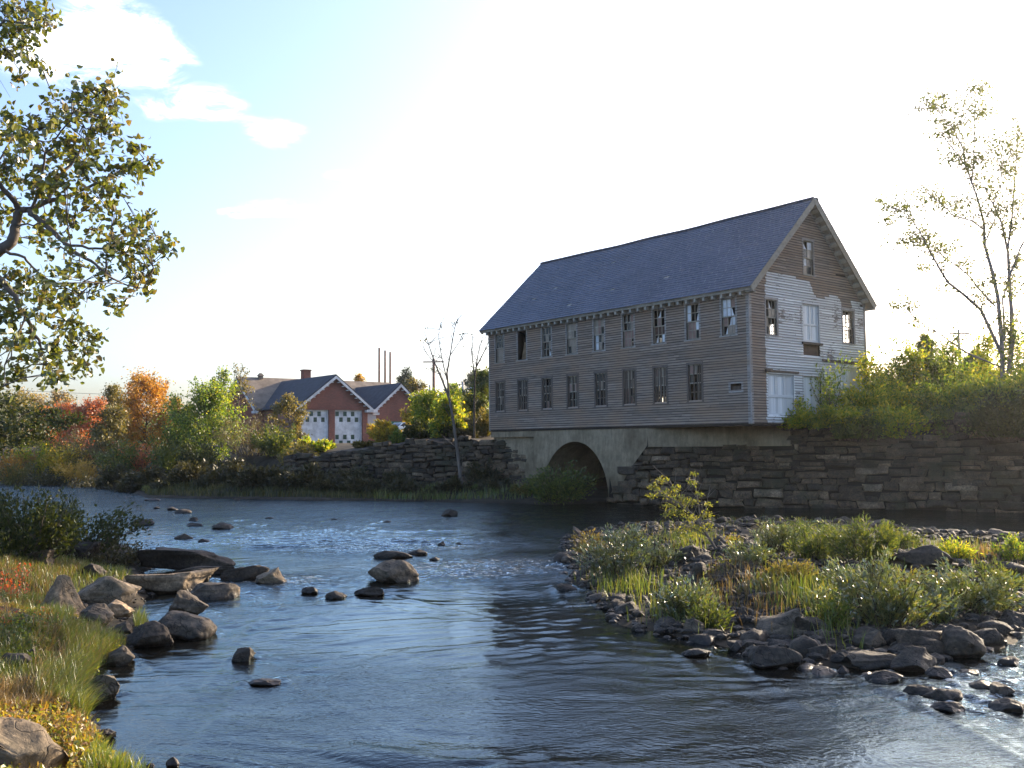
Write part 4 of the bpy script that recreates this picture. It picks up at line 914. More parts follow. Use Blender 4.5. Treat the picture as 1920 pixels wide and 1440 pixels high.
R(827, 1024, 16, 10, 'angular', 'rock_dark', 'tiny dark rock upstream of the ledge, left of a pair', level=4)
R(859, 1023, 14, 6, 'round', 'rock_dark', 'tiny flat dark rock upstream of the ledge, right of a pair', level=4)
R(815, 1052, 22, 9, 'angular', 'rock', 'small reddish rock at the edge of the sparkling rapids', level=4)
R(843, 969, 34, 15, 'angular', 'rock_dark', 'dark rock alone in shaded water left of the arch', level=4)
for px, py, w_, h_, s_, lab in [(415, 993, 46, 13, 'round', 'long low dark rock, right of the group in the upper river'), (341, 1013, 34, 13, 'round', 'domed dark rock nearest the big dark slab in the upper river'), (381, 1018, 24, 8, 'round', 'small dark rock just right of the domed rock in the upper river'),
    (359, 978, 20, 9, 'angular', 'small upright dark rock behind its flat neighbour in the upper river'), (362, 988, 32, 8, 'round', 'flat dark rock touching the small upright rock in the upper river'), (264, 986, 42, 13, 'round', 'dark domed rock beside the overhanging dark shrub'),
    (321, 957, 20, 7, 'round', 'small black rock above the reddish flat rock in the upper river'), (340, 963, 30, 8, 'round', 'reddish flat rock in the upper river'), (443, 939, 13, 5, 'round', 'tiny sunlit pale rock near the grassy spit'),
    (503, 973, 18, 4, 'round', 'tiny flat rock out in the smooth upper river, leftmost of three'), (625, 976, 16, 4, 'round', 'tiny flat rock out in the smooth upper river, middle of three'), (726, 981, 20, 5, 'round', 'tiny flat rock out in the smooth upper river, rightmost of three'),
    (284, 939, 30, 5, 'round', 'flat pinkish rock close below the grassy spit'), (292, 954, 12, 4, 'round', 'tiny rock left of the small black rock in the upper river')]:
    R(px, py, w_, h_, s_, 'rock_dark', lab, level=4)
# left bank slabs and boulders
R(357, 1068, 182, 40, 'slab', 'rock_dark', 'big flat dark slab jutting into the river from the left bank', name='rock_slab', depth=.5, sink=.2, cat='rock slab', z=0.05)
R(375, 1078, 120, 16, 'slab', 'rock_dark', 'thin dark slab under the edge of the big flat slab', name='rock_slab', depth=.3, cat='rock slab', z=0)
R(305, 1114, 160, 40, 'slab', 'rock_warm', 'long sunlit ledge with dark shaded front behind the angular rock', name='rock_slab', depth=.45, sink=.2, cat='rock slab', rz=.12, z=0)
R(372, 1092, 38, 30, 'angular', 'rock_warm', 'knobby block at the end of the long sunlit ledge', depth=.8, z=0)
R(393, 1124, 116, 28, 'slab', 'rock', 'low flat brown slab between the long ledge and the open water', name='rock_slab', depth=.6, cat='rock slab', z=0, sink=.4)
R(455, 1090, 92, 28, 'slab', 'rock_dark', 'dark slab tilted up toward the right, left of tan ledge', name='rock_slab', depth=.35, tilt=(0, -.16), cat='rock slab', z=0)
R(502, 1098, 74, 33, 'angular', 'rock_warm', 'tan broken ledge with sunlit blocks at the edge of the rapids', z=0)
R(338, 1150, 90, 42, 'angular', 'rock', 'angular rock with one sunlit side standing on the shoreline', depth=.8, seed=31, z=.1)
R(335, 1200, 104, 50, 'round', 'rock', 'large smooth boulder at the waterline below the angular rock', name='boulder', cat='boulder', z=0)
R(270, 1214, 86, 46, 'round', 'rock_dark', 'dark boulder at the waterline beside the large smooth boulder', name='boulder', cat='boulder', z=0)
R(103, 1150, 84, 66, 'point', 'rock_warm', 'pointed sunlit boulder rising from the left bank grass', name='boulder', cat='boulder', depth=.9, seed=12)
R(184, 1132, 112, 46, 'round', 'rock_warm', 'broad pale boulder right of the pointed one', name='boulder', cat='boulder', depth=.8)
R(215, 1160, 64, 36, 'angular', 'rock_warm', 'cracked boulder at the right foot of the broad pale boulder', depth=.8)
R(172, 1168, 62, 36, 'round', 'rock', 'grey rock in front of the broad pale boulder')
R(226, 1190, 40, 26, 'angular', 'rock_dark', 'small dark rock below the cracked boulder')
R(216, 1250, 60, 36, 'round', 'rock', 'grey block on the shoreline under the grass tuft', depth=.8, z=0)
R(186, 1314, 60, 44, 'angular', 'rock_warm', 'tan block at the waterline with steep sunlit face', depth=.7, z=0)
R(32, 1192, 66, 34, 'round', 'rock', 'grey lichen boulder in the grass at the left edge')
R(15, 1250, 60, 24, 'round', 'rock_dark', 'dark rock in shade among the left bank grasses')
R(55, 1240, 26, 26, 'angular', 'rock_dark', 'small knobby dark rock among grasses of the left bank')
R(8, 1478, 140, 104, 'slab', 'rock_warm', 'smooth pale boulder cut by the bottom left corner', name='boulder', cat='boulder', depth=.9, seed=77, tilt=(0, .25))
R(190, 1386, 42, 16, 'angular', 'rock_dark', 'low rock at the edge of the water near the yellow weeds')
R(320, 1440, 24, 17, 'round', 'rock', 'small round pebble rock at the bottom edge of the picture', level=4)
R(275, 1445, 26, 12, 'angular', 'rock_dark', 'small flat rock beside the bottom grass tuft', level=4)
R(28, 1028, 88, 28, 'slab', 'rock_dark', 'dark slab in shade under the left shrub, at the frame edge', name='rock_slab', depth=.5, cat='rock slab')
R(52, 1056, 76, 24, 'slab', 'rock', 'pale grey slab in shade in front of the left shrub', name='rock_slab', depth=.5, cat='rock slab')
R(138, 1050, 96, 34, 'slab', 'rock_dark', 'blocky dark slab in shade right of the pale grey slab', name='rock_slab', depth=.6, cat='rock slab')
R(160, 1085, 60, 26, 'angular', 'rock_dark', 'dark fallen block behind the pointed boulder')
# the gravel bar
R(1308, 1232, 58, 15, 'round', 'bar_rock', 'pale flat rock alone in the dark water off the gravel bar', depth=.55)
R(1458, 1254, 104, 46, 'angular', 'bar_rock', 'grooved blocky boulder at the front corner of the gravel bar', name='boulder', cat='boulder', z=0)
R(1468, 1200, 130, 44, 'slab', 'rock', 'tilted flat brown slab leaning on the gravel bar', name='rock_slab', cat='rock slab', tilt=(0, -.3), depth=.6)
R(1535, 1192, 90, 34, 'slab', 'cobble', 'dark cracked slab right of the tilted brown slab', name='rock_slab', cat='rock slab', tilt=(0, .2), depth=.6)
R(1541, 1243, 66, 40, 'angular', 'bar_rock', 'sunlit topped block right of the grooved boulder')
R(1588, 1243, 36, 28, 'angular', 'cobble', 'small pyramid shaped rock between block and long flat slab')
R(1646, 1254, 96, 28, 'slab', 'bar_rock', 'long flat slab with pale top at the water edge', name='rock_slab', cat='rock slab', depth=.5)
R(1722, 1258, 86, 40, 'angular', 'cobble', 'dark wedge boulder right of the long flat slab', name='boulder', cat='boulder', depth=.7)
R(1640, 1216, 64, 36, 'angular', 'bar_rock', 'wedge rock with lit top behind the long flat slab')
R(1688, 1214, 60, 40, 'round', 'cobble', 'rounded dark rock behind the dark wedge boulder')
R(1740, 1222, 70, 38, 'angular', 'bar_rock', 'brown topped rock left of the big round boulder')
R(1813, 1236, 82, 54, 'round', 'bar_rock', 'biggest round boulder of the gravel bar', name='boulder', cat='boulder', depth=.9, seed=5)
R(1770, 1212, 56, 36, 'round', 'bar_rock', 'sunlit rock leaning on the left of the big round boulder')
R(1862, 1212, 52, 34, 'round', 'cobble', 'smooth rock behind and right of the big round boulder')
R(1875, 1192, 60, 24, 'round', 'cobble', 'flat smooth rock at the right edge behind the round boulder')
R(1905, 1172, 46, 26, 'angular', 'cobble', 'dark block at the right frame edge of the gravel bar')
R(1782, 1318, 72, 24, 'round', 'cobble', 'flat dark rock in the shallows, centre of the lower cluster', depth=.6)
R(1842, 1297, 50, 22, 'angular', 'rock', 'sunlit tan rock with glints in the shallows')
R(1888, 1306, 46, 22, 'angular', 'rock', 'reddish wedge stone in the shallows near the right edge', tilt=(0, -.2))
R(1783, 1338, 62, 18, 'round', 'rock_dark', 'oval dark rock lowest of the shallows cluster', depth=.6)
R(1735, 1308, 64, 22, 'round', 'rock_dark', 'dark rock at the left end of the shallows cluster', depth=.6)
R(1664, 1282, 70, 20, 'round', 'rock_dark', 'submerged looking flat rock below the long slab', depth=.6)
R(1770, 1272, 50, 18, 'round', 'cobble', 'dark flat stone in the shallows just below the big round boulder')
R(1905, 1340, 60, 26, 'angular', 'rock_dark', 'dark rock in the shallows at the right frame edge, lowest')
R(1822, 1268, 36, 12, 'round', 'rock_dark', 'thin dark stone in the shallows below right of the round boulder', level=4)
R(1900, 1250, 40, 16, 'round', 'rock_dark', 'dark stone in the calm pool at the right edge', level=4)
R(1298, 1052, 52, 36, 'angular', 'bar_rock', 'block shaped rock at the foot of the leaning sapling', name='boulder', cat='boulder')
R(1745, 1068, 120, 44, 'angular', 'rock_dark', 'large dark outcrop behind the glossy shrubs of the gravel bar', name='boulder', cat='boulder', depth=.6)
R(1748, 1002, 44, 14, 'angular', 'rock_dark', 'dark rock in the back channel in front of the stone wall')
R(1700, 1010, 60, 10, 'round', 'rock_dark', 'low rock left of the dark rock in the back channel', level=4)
R(1064, 1110, 44, 16, 'angular', 'rock_dark', 'dark rock at the left tip of the gravel bar')
R(1052, 1104, 26, 10, 'round', 'rock_dark', 'small rock in the water off the left tip of the gravel bar', level=4)
R(1250, 1182, 56, 24, 'round', 'cobble', 'rounded grey rock at the bar edge left of white speckled rock')
R(1305, 1188, 48, 28, 'angular', 'bar_rock', 'white speckled rock on the edge of the gravel bar')
R(1340, 1198, 62, 22, 'angular', 'cobble', 'flat angular rock right of the white speckled rock')
R(1425, 1205, 44, 30, 'angular', 'rock', 'rough tan rock left of the tilted brown slab')
# the water surface: real waves near the camera, wakes behind the rocks that break it
def water_z(x, y):
    z = np.zeros_like(x); near = (np.hypot(x, y) < 52) & (y > 4)
    X, Y = x[near], y[near]; p = np.stack([X, Y, np.zeros_like(X)], 1)
    wx, wy = fbm(p*.22, 61, 2)*1.5, fbm(p*.22+9, 62, 2)*1.1
    ca, sa = math.cos(.28), math.sin(.28); u = (X+wx)*ca+(Y+wy)*sa; v = -(X+wx)*sa+(Y+wy)*ca
    def bl(cx, cy, rx, ry): return smooth(1., .35, np.hypot((X-cx)/rx, (Y-cy)/ry))
    rif = np.maximum.reduce([bl(-.2, 22.3, 4.4, 2.6), bl(-5.2, 20.4, 2.2, 1.5), bl(6.8, 11.0, 5, 2.0), bl(-4, 27.5, 6, 2.6), bl(-1.5, 8.6, 3, .9)])
    glide = np.maximum(bl(3.2, 15.8, 4.2, 2.8), bl(-1.4, 16, 3.2, 3.6))
    amp = (.38+.65*smooth(-.25, .45, fbm(p*.13+4, 63, 2))+1.25*rif+.8*smooth(24, 40, Y)*smooth(4, -2, X))*(1-.62*glide)
    q = lambda su, sv, k: np.stack([u*su, v*sv, np.full_like(u, k)], 1)
    a = fbm(q(.42, .95, 1.), 64, 2); b = vnoise(q(1.25, 3.0, 2.), 65); b2 = vnoise(q(1.9, 4.3, 5.), 68); c = vnoise(q(3.4, 7.4, 3.), 66)
    crest = (1-np.abs(b))**2.2+.7*(1-np.abs(b2))**2.4
    fade = smooth(52, 30, np.hypot(X, Y))
    h = amp*(.024*a+.0155*crest+.0095*c)
    for (rx, ry, rw) in WAKES:
        dx, dy = X-rx, Y-ry; m = (np.abs(dx) < 3) & (np.abs(dy) < 4)
        if not m.any(): continue
        sdn = -(dy[m]*.93+dx[m]*-.37); la = dx[m]*.93+dy[m]*.37
        arm = np.exp(-((np.abs(la)-rw*.5-.30*np.maximum(sdn, 0))/.075)**2)*np.exp(-np.maximum(sdn, 0)/(1.0+rw))*(sdn > -.2)
        bow = np.exp(-((np.hypot(dx[m], dy[m]*1.2)-rw*.62)/.07)**2)*(sdn < 0)
        t = np.zeros_like(X); t[m] = (.022*arm+.014*bow)*min(1, rw/.5); h = h+t
    z[near] = h*fade
    return z
tag(grid_obj('water', axis(-13, 15, .05, -170, 120, 1.09), axis(7, 31, .05, -40, 130, 1.045), water_z, water_mat()), kind='structure')
# cobbles of the bar: alike, so one label
rng = np.random.default_rng(44); cm = [rock_mesh('cobble', s, 900+i, 3, m_) for i, (s, m_) in enumerate([('round', 'cobble'), ('angular', 'cobble'), ('round', 'rock_dark'), ('angular', 'bar_rock'), ('slab', 'cobble'), ('round', 'cobble'), ('angular', 'rock_dark')])]
k = 0; tries = 0
while k < 285 and tries < 9000:
    tries += 1; x, y = rng.uniform(1.2, 15), rng.uniform(11.2, 31)
    d = float(sdf(np.array([x]), np.array([y]), ISL)[0]); px_ = abs(x/y)
    if px_ > .58 or d < -.45 or d > 4.2: continue
    if rng.random() > (1. if d < .9 else .85): continue
    s = rng.uniform(.07, .26)*(1.5 if rng.random() < .12 else 1); me = cm[rng.integers(len(cm))]; o = link('cobble', me)
    o.scale = (s, s*rng.uniform(.6, .95), s*rng.uniform(.4, .7)); o.rotation_euler = (rng.uniform(-.3, .3), rng.uniform(-.3, .3), rng.uniform(0, 6.3))
    o.location = (x, y, max(h1(x, y), -.06)+s*.18); tag(o, 'small dark cobble lying among the many stones of the gravel bar', 'stone', 'cobbles of the gravel bar'); k += 1
for k in range(46):
    x, y = rng.uniform(-10.5, -3), rng.uniform(9, 24); d = float(sdf(np.array([x]), np.array([y]), LEFT)[0])
    if d < -.35 or d > .5 or abs(x/y) > .56: continue
    s = rng.uniform(.07, .2); o = link('cobble', cm[rng.integers(len(cm))]); o.scale = (s, s*.8, s*.6); o.rotation_euler = (0, rng.uniform(-.3, .3), rng.uniform(0, 6.3)); o.location = (x, y, max(h1(x, y), -.05)+s*.2)
    tag(o, 'small stone along the edge of the left bank', 'stone', 'stones along the left bank')
def gravel(name, n, xr, yr, poly, dr, seed, sz):
    rng = np.random.default_rng(seed); P0, Fc = ico(1); x = rng.uniform(*xr, n); y = rng.uniform(*yr, n); d = sdf(x, y, poly); ok = (d > dr[0]) & (d < dr[1]) & (np.abs(x/y) < 1.15); x, y = x[ok], y[ok]
    s = rng.uniform(*sz, len(x))*rng.choice([.6, 1, 1.7], len(x)); z = height(x, y)+s*.25
    jit = 1+.3*rng.normal(size=(len(x), len(P0), 3))*.5
    V = np.stack([x, y, z], 1)[:, None]+P0[None]*jit*(s[:, None]*np.stack([np.ones(len(x)), rng.uniform(.6, 1, len(x)), rng.uniform(.4, .7, len(x))], 1))[:, None]
    Fq = (np.arange(len(x))[:, None, None]*len(P0)+Fc[None]).reshape(-1, 3)
    tag(link(name, np_mesh(name, V.reshape(-1, 3), [Fq], M['gravel'])), 'dark wet gravel and pebbles covering the low bar' if seed == 7 else 'gravel and pebbles along the edge of the left bank', 'gravel', None, 'stuff')
gravel('gravel', 24000, (1, 27), (11, 32), ISL, (-.6, 4.6), 7, (.025, .085))

# ------------------------------------------------------------------ plants
def limb(rng, p0, d, ln, r0, r1, n=6, wob=.12, up=0.):
    pts = [np.array(p0, float)]; d = unit(np.array(d, float))
    for i in range(n):
        d = unit(d+rng.normal(size=3)*wob+np.array([0, 0, up])); pts.append(pts[-1]+d*ln/n)
    return np.array(pts), np.linspace(r0, r1, n+1)
def skeleton(rng, H, W, kind='round', trunk_r=.12, limbs=16, lean=(0, 0), clear=.25):
    polys, tips = [], []
    tp, tr = limb(rng, (0, 0, -.3), (lean[0], lean[1], 1), H*.93, trunk_r, trunk_r*.15, 10, .06, .03); polys.append((tp, tr))
    for i in range(limbs):
        f = clear+(1-clear)*(i+.5)/limbs; f = min(f+rng.uniform(-.03, .03), .98); q = f*10; a = int(q); p = tp[a]+(tp[min(a+1, 10)]-tp[a])*(q-a)
        g = (f-clear)/(1-clear); env = math.sin(PI*min(1, (.22+.78*g)))**.6 if kind == 'round' else (1-g)**1.05+.03 if kind == 'cone' else .75+.25*math.sin(3*g)
        ang = i*2.4+rng.uniform(-.5, .5); L_ = W/2*env*rng.uniform(.75, 1.15); el = (.25+.9*g) if kind != 'cone' else -.12+.25*g
        d = (math.cos(ang)*math.cos(el), math.sin(ang)*math.cos(el), math.sin(el)); r = trunk_r*.45*(1-.6*g)
        lp, lr = limb(rng, p, d, L_, r, r*.2, 6, .13, .04 if kind != 'cone' else 0); polys.append((lp, lr))
        m_ = 6 if kind != 'cone' else 5
        for j in range(m_):
            s = lp[rng.integers(2, 7)]; dd = unit(lp[-1]-lp[0])+rng.normal(size=3)*.75; dd[2] += .15
            sp, sr = limb(rng, s, dd, L_*rng.uniform(.22, .5), r*.3, r*.08, 3, .15); polys.append((sp, sr)); tips.append(sp)
        tips.append(lp[3:])
    tips.append(tp[-3:]); return polys, tips
def leaf_cloud(rng, tips, n, sig):
    tl = np.array([np.linalg.norm(t[-1]-t[0]) for t in tips])**.8+1e-4; idx = rng.choice(len(tips), n, p=tl/tl.sum())
    ln = np.array([len(t) for t in tips])
    k = (rng.random(n)**.6*(ln[idx]-1)); ki = np.minimum(k.astype(int), ln[idx]-2)
    A = np.array([tips[i][j] for i, j in zip(idx, ki)]); B = np.array([tips[i][j+1] for i, j in zip(idx, ki)])
    return A+(B-A)*(k-ki)[:, None]+rng.normal(size=(n, 3))*sig
PN = [0]
def plant(name, label, cat, base, H, W, leaf, n, size, kind='round', bark='bark', trunk_r=None, limbs=16, width=.55, sig=None, lean=(0, 0), clear=.25, near=False, group=None, droop=.2, part=('trunk', 'crown')):
    PN[0] += 1; rng = np.random.default_rng(1000+PN[0]*13); tr = trunk_r or H*.018
    polys, tips = skeleton(rng, H, W, kind, tr, limbs, lean, clear); e = empty(name, tuple(base), rng.uniform(0, 6.3) if lean == (0, 0) else 0, label, cat, group)
    v, q = tubes(polys, 5); link(part[0], np_mesh(part[0], v, q, M[bark], None, True), e)
    P = leaf_cloud(rng, tips, n, sig or W*.045); P[:, 2] = np.maximum(P[:, 2], .02)
    v, q = leaf_geo(rng, P, size, width, droop, near); link(part[1], np_mesh(part[1], v, q, L[leaf]), e); return e
def bush(name, label, cat, base, H, W, leaf, n, size, stems=14, bark='bark', width=.45, near=False, group=None, spread=.6, sig=None, droop=.0, along=.25, lean=(0, 0)):
    PN[0] += 1; rng = np.random.default_rng(5000+PN[0]*17); polys, tips = [], []
    for i in range(stems):
        a = i*2.4+rng.uniform(-.4, .4); rr = math.sqrt((i+.5)/stems)*rng.uniform(.8, 1.25); L_ = H*min(1.12, .45+.7*rng.random()**.7)*(1-.2*min(1, rr*rr))
        b0 = np.array([math.cos(a)*rr*W*.22, math.sin(a)*rr*W*.22, -.1]); d = (math.cos(a)*rr*spread*W/H+lean[0], math.sin(a)*rr*spread*W/H+lean[1], 1)
        sp, sr = limb(rng, b0, d, L_, .012+.006*H, .004, 7, .10, .02); polys.append((sp, sr)); tips.append(sp[int(7*along):])
        for j in range(5):
            s = sp[rng.integers(2, 7)]; dd = rng.normal(size=3)*.6; dd[2] = abs(dd[2])+.35
            tp, tr = limb(rng, s, dd, L_*rng.uniform(.15, .35), .006, .002, 3, .15); polys.append((tp, tr)); tips.append(tp)
    e = empty(name, tuple(base), 0, label, cat, group)
    v, q = tubes(polys, 4); link('stem', np_mesh('stem', v, q, M[bark], None, True), e)
    P = leaf_cloud(rng, tips, n, sig or .05*H); P[:, 2] = np.maximum(P[:, 2], .02)
    D = unit(P*np.array([1, 1, 0])+np.array([0, 0, .6*H])) if droop <= 0 else None
    v, q = leaf_geo(rng, P, size, width, droop, near, D); link('foliage', np_mesh('foliage', v, q, L[leaf]), e); return e
def on_ground(px, py, zg=None):
    z = 0.
    for _ in range(5): g = gnd(px, py, z); z = min(max(h1(g[0], g[1]), 0), .9 if py > 1000 else .45) if zg is None else zg
    return g

# --- big tree overhanging from the left: limbs and leaf clusters follow the photograph, spread in depth
def near_tree():
    rng = np.random.default_rng(21); D0 = 12.
    base = np.array([-8.6, 12.4, h1(-8.6, 12.4)]); e = empty('overhanging_tree', tuple(base), 0, 'big tree leaning in from the left edge with bronze green autumn leaves', 'tree')
    polys = []; nodes = []
    def br(pts, r0, r1, dy0=0., dy1=0.):
        p = np.array([at(x, y, D0+dy0+(dy1-dy0)*i/(len(pts)-1)) for i, (x, y) in enumerate(pts)])
        ts = np.linspace(0, len(p)-1, len(p)*3); i = np.minimum(ts.astype(int), len(p)-2); q = p[i]+(p[i+1]-p[i])*(ts-i)[:, None]; q[1:-1] += rng.normal(size=(len(q)-2, 3))*.012
        polys.append((q, np.linspace(r0, r1, len(q)))); nodes.extend(list(q))
    t = np.array([base-[0, 0, .3], base+[.1, 0, 1.2], base+[.3, -.1, 2.4], at(-150, 600, 12.2), at(-90, 520, 12)]); polys.append((t, np.array([.22, .2, .17, .12, .10])))
    br([(-90, 520), (-30, 485), (0, 470), (21, 455), (29, 423), (37, 394)], .085, .055)
    br([(37, 394), (16, 363), (-10, 335), (-40, 300)], .04, .02, 0, -.5)
    br([(37, 394), (55, 394), (87, 378), (120, 370), (142, 363), (182, 342), (225, 320), (270, 298)], .045, .008, 0, .5)
    br([(55, 394), (64, 404), (90, 426), (115, 450), (127, 460), (148, 479), (185, 497), (211, 521), (240, 535), (270, 540)], .042, .006, 0, -.4)
    br([(127, 460), (158, 465), (211, 468), (237, 473), (264, 476), (315, 470)], .02, .005, -.2, .1)
    br([(87, 378), (110, 340), (140, 300), (165, 250), (185, 200), (190, 160)], .03, .006, 0, .6)
    br([(60, 390), (75, 340), (85, 290), (120, 240), (140, 205)], .022, .006, 0, -.5)
    br([(-80, 515), (-30, 505), (0, 524), (26, 555), (47, 590), (63, 626), (74, 653), (100, 660), (150, 655)], .05, .006, -.3, .2)
    br([(74, 653), (85, 680), (100, 705)], .01, .003, 0, 0); br([(47, 590), (90, 592), (130, 600), (165, 625)], .014, .004, 0, .4)
    br([(47, 590), (30, 630), (10, 690), (5, 725)], .014, .004, -.2, -.5)
    br([(34, 425), (70, 420), (90, 430)], .015, .004); br([(10, 470), (40, 480), (60, 500), (95, 530), (140, 545), (215, 565)], .022, .004, -.2, .4)
    br([(-60, 200), (-20, 60), (10, 40), (45, 45), (80, 35), (100, 50)], .03, .005, .2, .4); br([(25, 45), (48, 72), (52, 95), (62, 115), (88, 133)], .012, .003, .3, .1)
    br([(-20, 60), (5, 85), (30, 115), (38, 148)], .012, .003, 0, -.2); br([(-90, 520), (-85, 350), (-60, 200)], .09, .03, 0, .2)
    br([(-60, 330), (0, 300), (20, 260), (15, 225)], .02, .004, .3, .5)
    v, q = tubes(polys, 7); link('trunk', np_mesh('trunk', v-base, q, M['bark_grey'], None, True), e)
    CL = [(10,20,35),(50,15,35),(85,30,22),(20,60,25),(70,55,20),(15,95,18),(45,80,16),(60,115,12),(85,130,9),(40,145,7),(160,175,26),(195,170,26),(215,200,20),(185,215,26),(150,200,15),(105,190,13),(130,215,16),(95,225,20),(62,240,20),(20,215,22),(10,250,20),(40,255,18),(200,245,24),(165,260,24),(125,260,18),(90,280,20),(40,280,20),(20,300,16),(180,290,20),(140,300,18),(255,275,15),(280,300,16),(260,320,16),(240,310,12),(215,320,15),(160,320,20),(100,320,20),(60,330,20),(20,330,18),(200,345,17),(225,360,12),(120,350,20),(60,360,18),(160,375,18),(195,385,18),(215,400,12),(110,395,16),(80,420,16),(10,400,18),(140,420,16),(180,430,16),(70,450,14),(100,455,12),(215,450,16),(240,430,12),(262,425,13),(280,408,9),(270,460,20),(300,465,15),(320,470,9),(240,480,20),(265,500,18),(280,520,14),(250,530,10),(275,548,7),(200,480,14),(195,510,12),(150,500,12),(130,490,12),(185,530,8),(215,560,9),(225,575,6),(165,555,12),(140,545,16),(90,530,20),(55,520,18),(20,510,18),(10,550,18),(50,550,20),(85,560,20),(110,570,17),(130,570,13),(35,585,16),(10,590,16),(70,590,12),(140,600,11),(110,620,15),(130,620,13),(165,630,13),(180,635,9),(60,630,11),(30,640,11),(10,640,11),(100,650,15),(130,650,13),(160,660,11),(75,680,12),(105,680,11),(140,680,11),(165,690,7),(90,700,11),(130,705,7),(20,690,12),(10,720,12),(100,715,6),(40,700,8),(55,665,9),(-40,420,60),(-50,560,60),(-60,250,60),(-40,100,60),(-40,660,40),(-90,350,60)]
    nd = np.array(nodes); LP, tw = [], []
    for (x, y, r) in CL:
        c = at(x, y, D0+rng.normal()*.55); d = np.linalg.norm(nd-c, axis=1); s = nd[np.argsort(d)[rng.integers(0, 3)]]
        rr = r/F*D0*1.05; m1 = (s+c)/2+rng.normal(size=3)*.05; tw.append((np.array([s, m1, c]), np.array([.009, .006, .004])))
        for k in range(max(4, int(r/2.2))):
            t2 = c+rng.normal(size=3)*rr*.72; tw.append((np.array([m1 if k % 2 else c, (c+t2)/2+rng.normal(size=3)*.02, t2]), np.array([.005, .004, .002])))
            a_ = rng.integers(4, 9); LP.append(t2+(c-t2)*rng.random((a_, 1))*.8+rng.normal(size=(a_, 3))*(.05+rr*.16))
    v, q = tubes(tw, 4); link('twig', np_mesh('twig', v-base, q, M['bark_grey'], None, True), e)
    P = np.concatenate(LP); v, q = leaf_geo(rng, P, .088, .74, .4, True); link('crown', np_mesh('crown', v-base, q, L['maple_near']), e)
near_tree()

def traced_tree(name, label, Y, base_px, limbs_, clusters, leaf, size, bark, seed, per=9, sprd=.8, depth=1.2):
    rng = np.random.default_rng(seed); b0 = at(*base_px, Y); base = np.array([b0[0], b0[1], h1(b0[0], b0[1])]); e = empty(name, tuple(base), 0, label, 'tree')
    polys, nodes, TW = [], [], []; s = Y/F
    for pts, r0, r1, dy in limbs_:
        p = np.array([at(x, y, Y+dy*i/(len(pts)-1)) for i, (x, y) in enumerate(pts)])
        if r0 > 90*0 and pts[0] == base_px: p = np.concatenate([[base-[0, 0, .3]], p])
        rk_ = .74 if name == 'locust_tree' else 1.; polys.append((p, np.linspace(r0*s*rk_, r1*s, len(p)))); nodes += [p[i]+(p[i+1]-p[i])*t for i in range(len(p)-1) for t in (0, .5)]
        for k in range(len(p)-1):                        # fine side twigs
            for _ in range(3):
                st = p[k]+(p[k+1]-p[k])*rng.random(); d = unit(p[k+1]-p[k])+rng.normal(size=3)*.6
                tw_ = limb(rng, st, d, rng.uniform(18, 50)*s, min(r0, 2.2)*.35*s, .25*s, 3, .15); polys.append(tw_); TW.append((tw_[0], k/len(p)))
    nd = np.array(nodes); LP = []
    for (x, y, r) in clusters:
        c = at(x, y, Y+rng.normal()*depth); st = nd[np.argmin(np.linalg.norm(nd-c, axis=1))]; polys.append((np.array([st, (st+c)/2+rng.normal(size=3)*.08, c]), np.array([.8, .6, .35])*s))
        n = int(per*r); LP.append(c+rng.normal(size=(n, 3))*np.array([1, 1, .55])*r*s*sprd)
    if name == 'locust_tree':
        for t_, f_ in TW:
            if t_[0][2]-base[2] > 3.2 and rng.random() < .97: a_ = rng.integers(24, 48); LP.append(t_[rng.integers(1, 4, a_)]+rng.normal(size=(a_, 3))*.13)
    v, q = tubes(polys, 6); link('trunk', np_mesh('trunk', v-base, q, M[bark], None, True), e)
    if LP:
        v, q = leaf_geo(rng, np.concatenate(LP), size, .45, .1); link('crown', np_mesh('crown', v-base, q, L[leaf]), e)
    return e
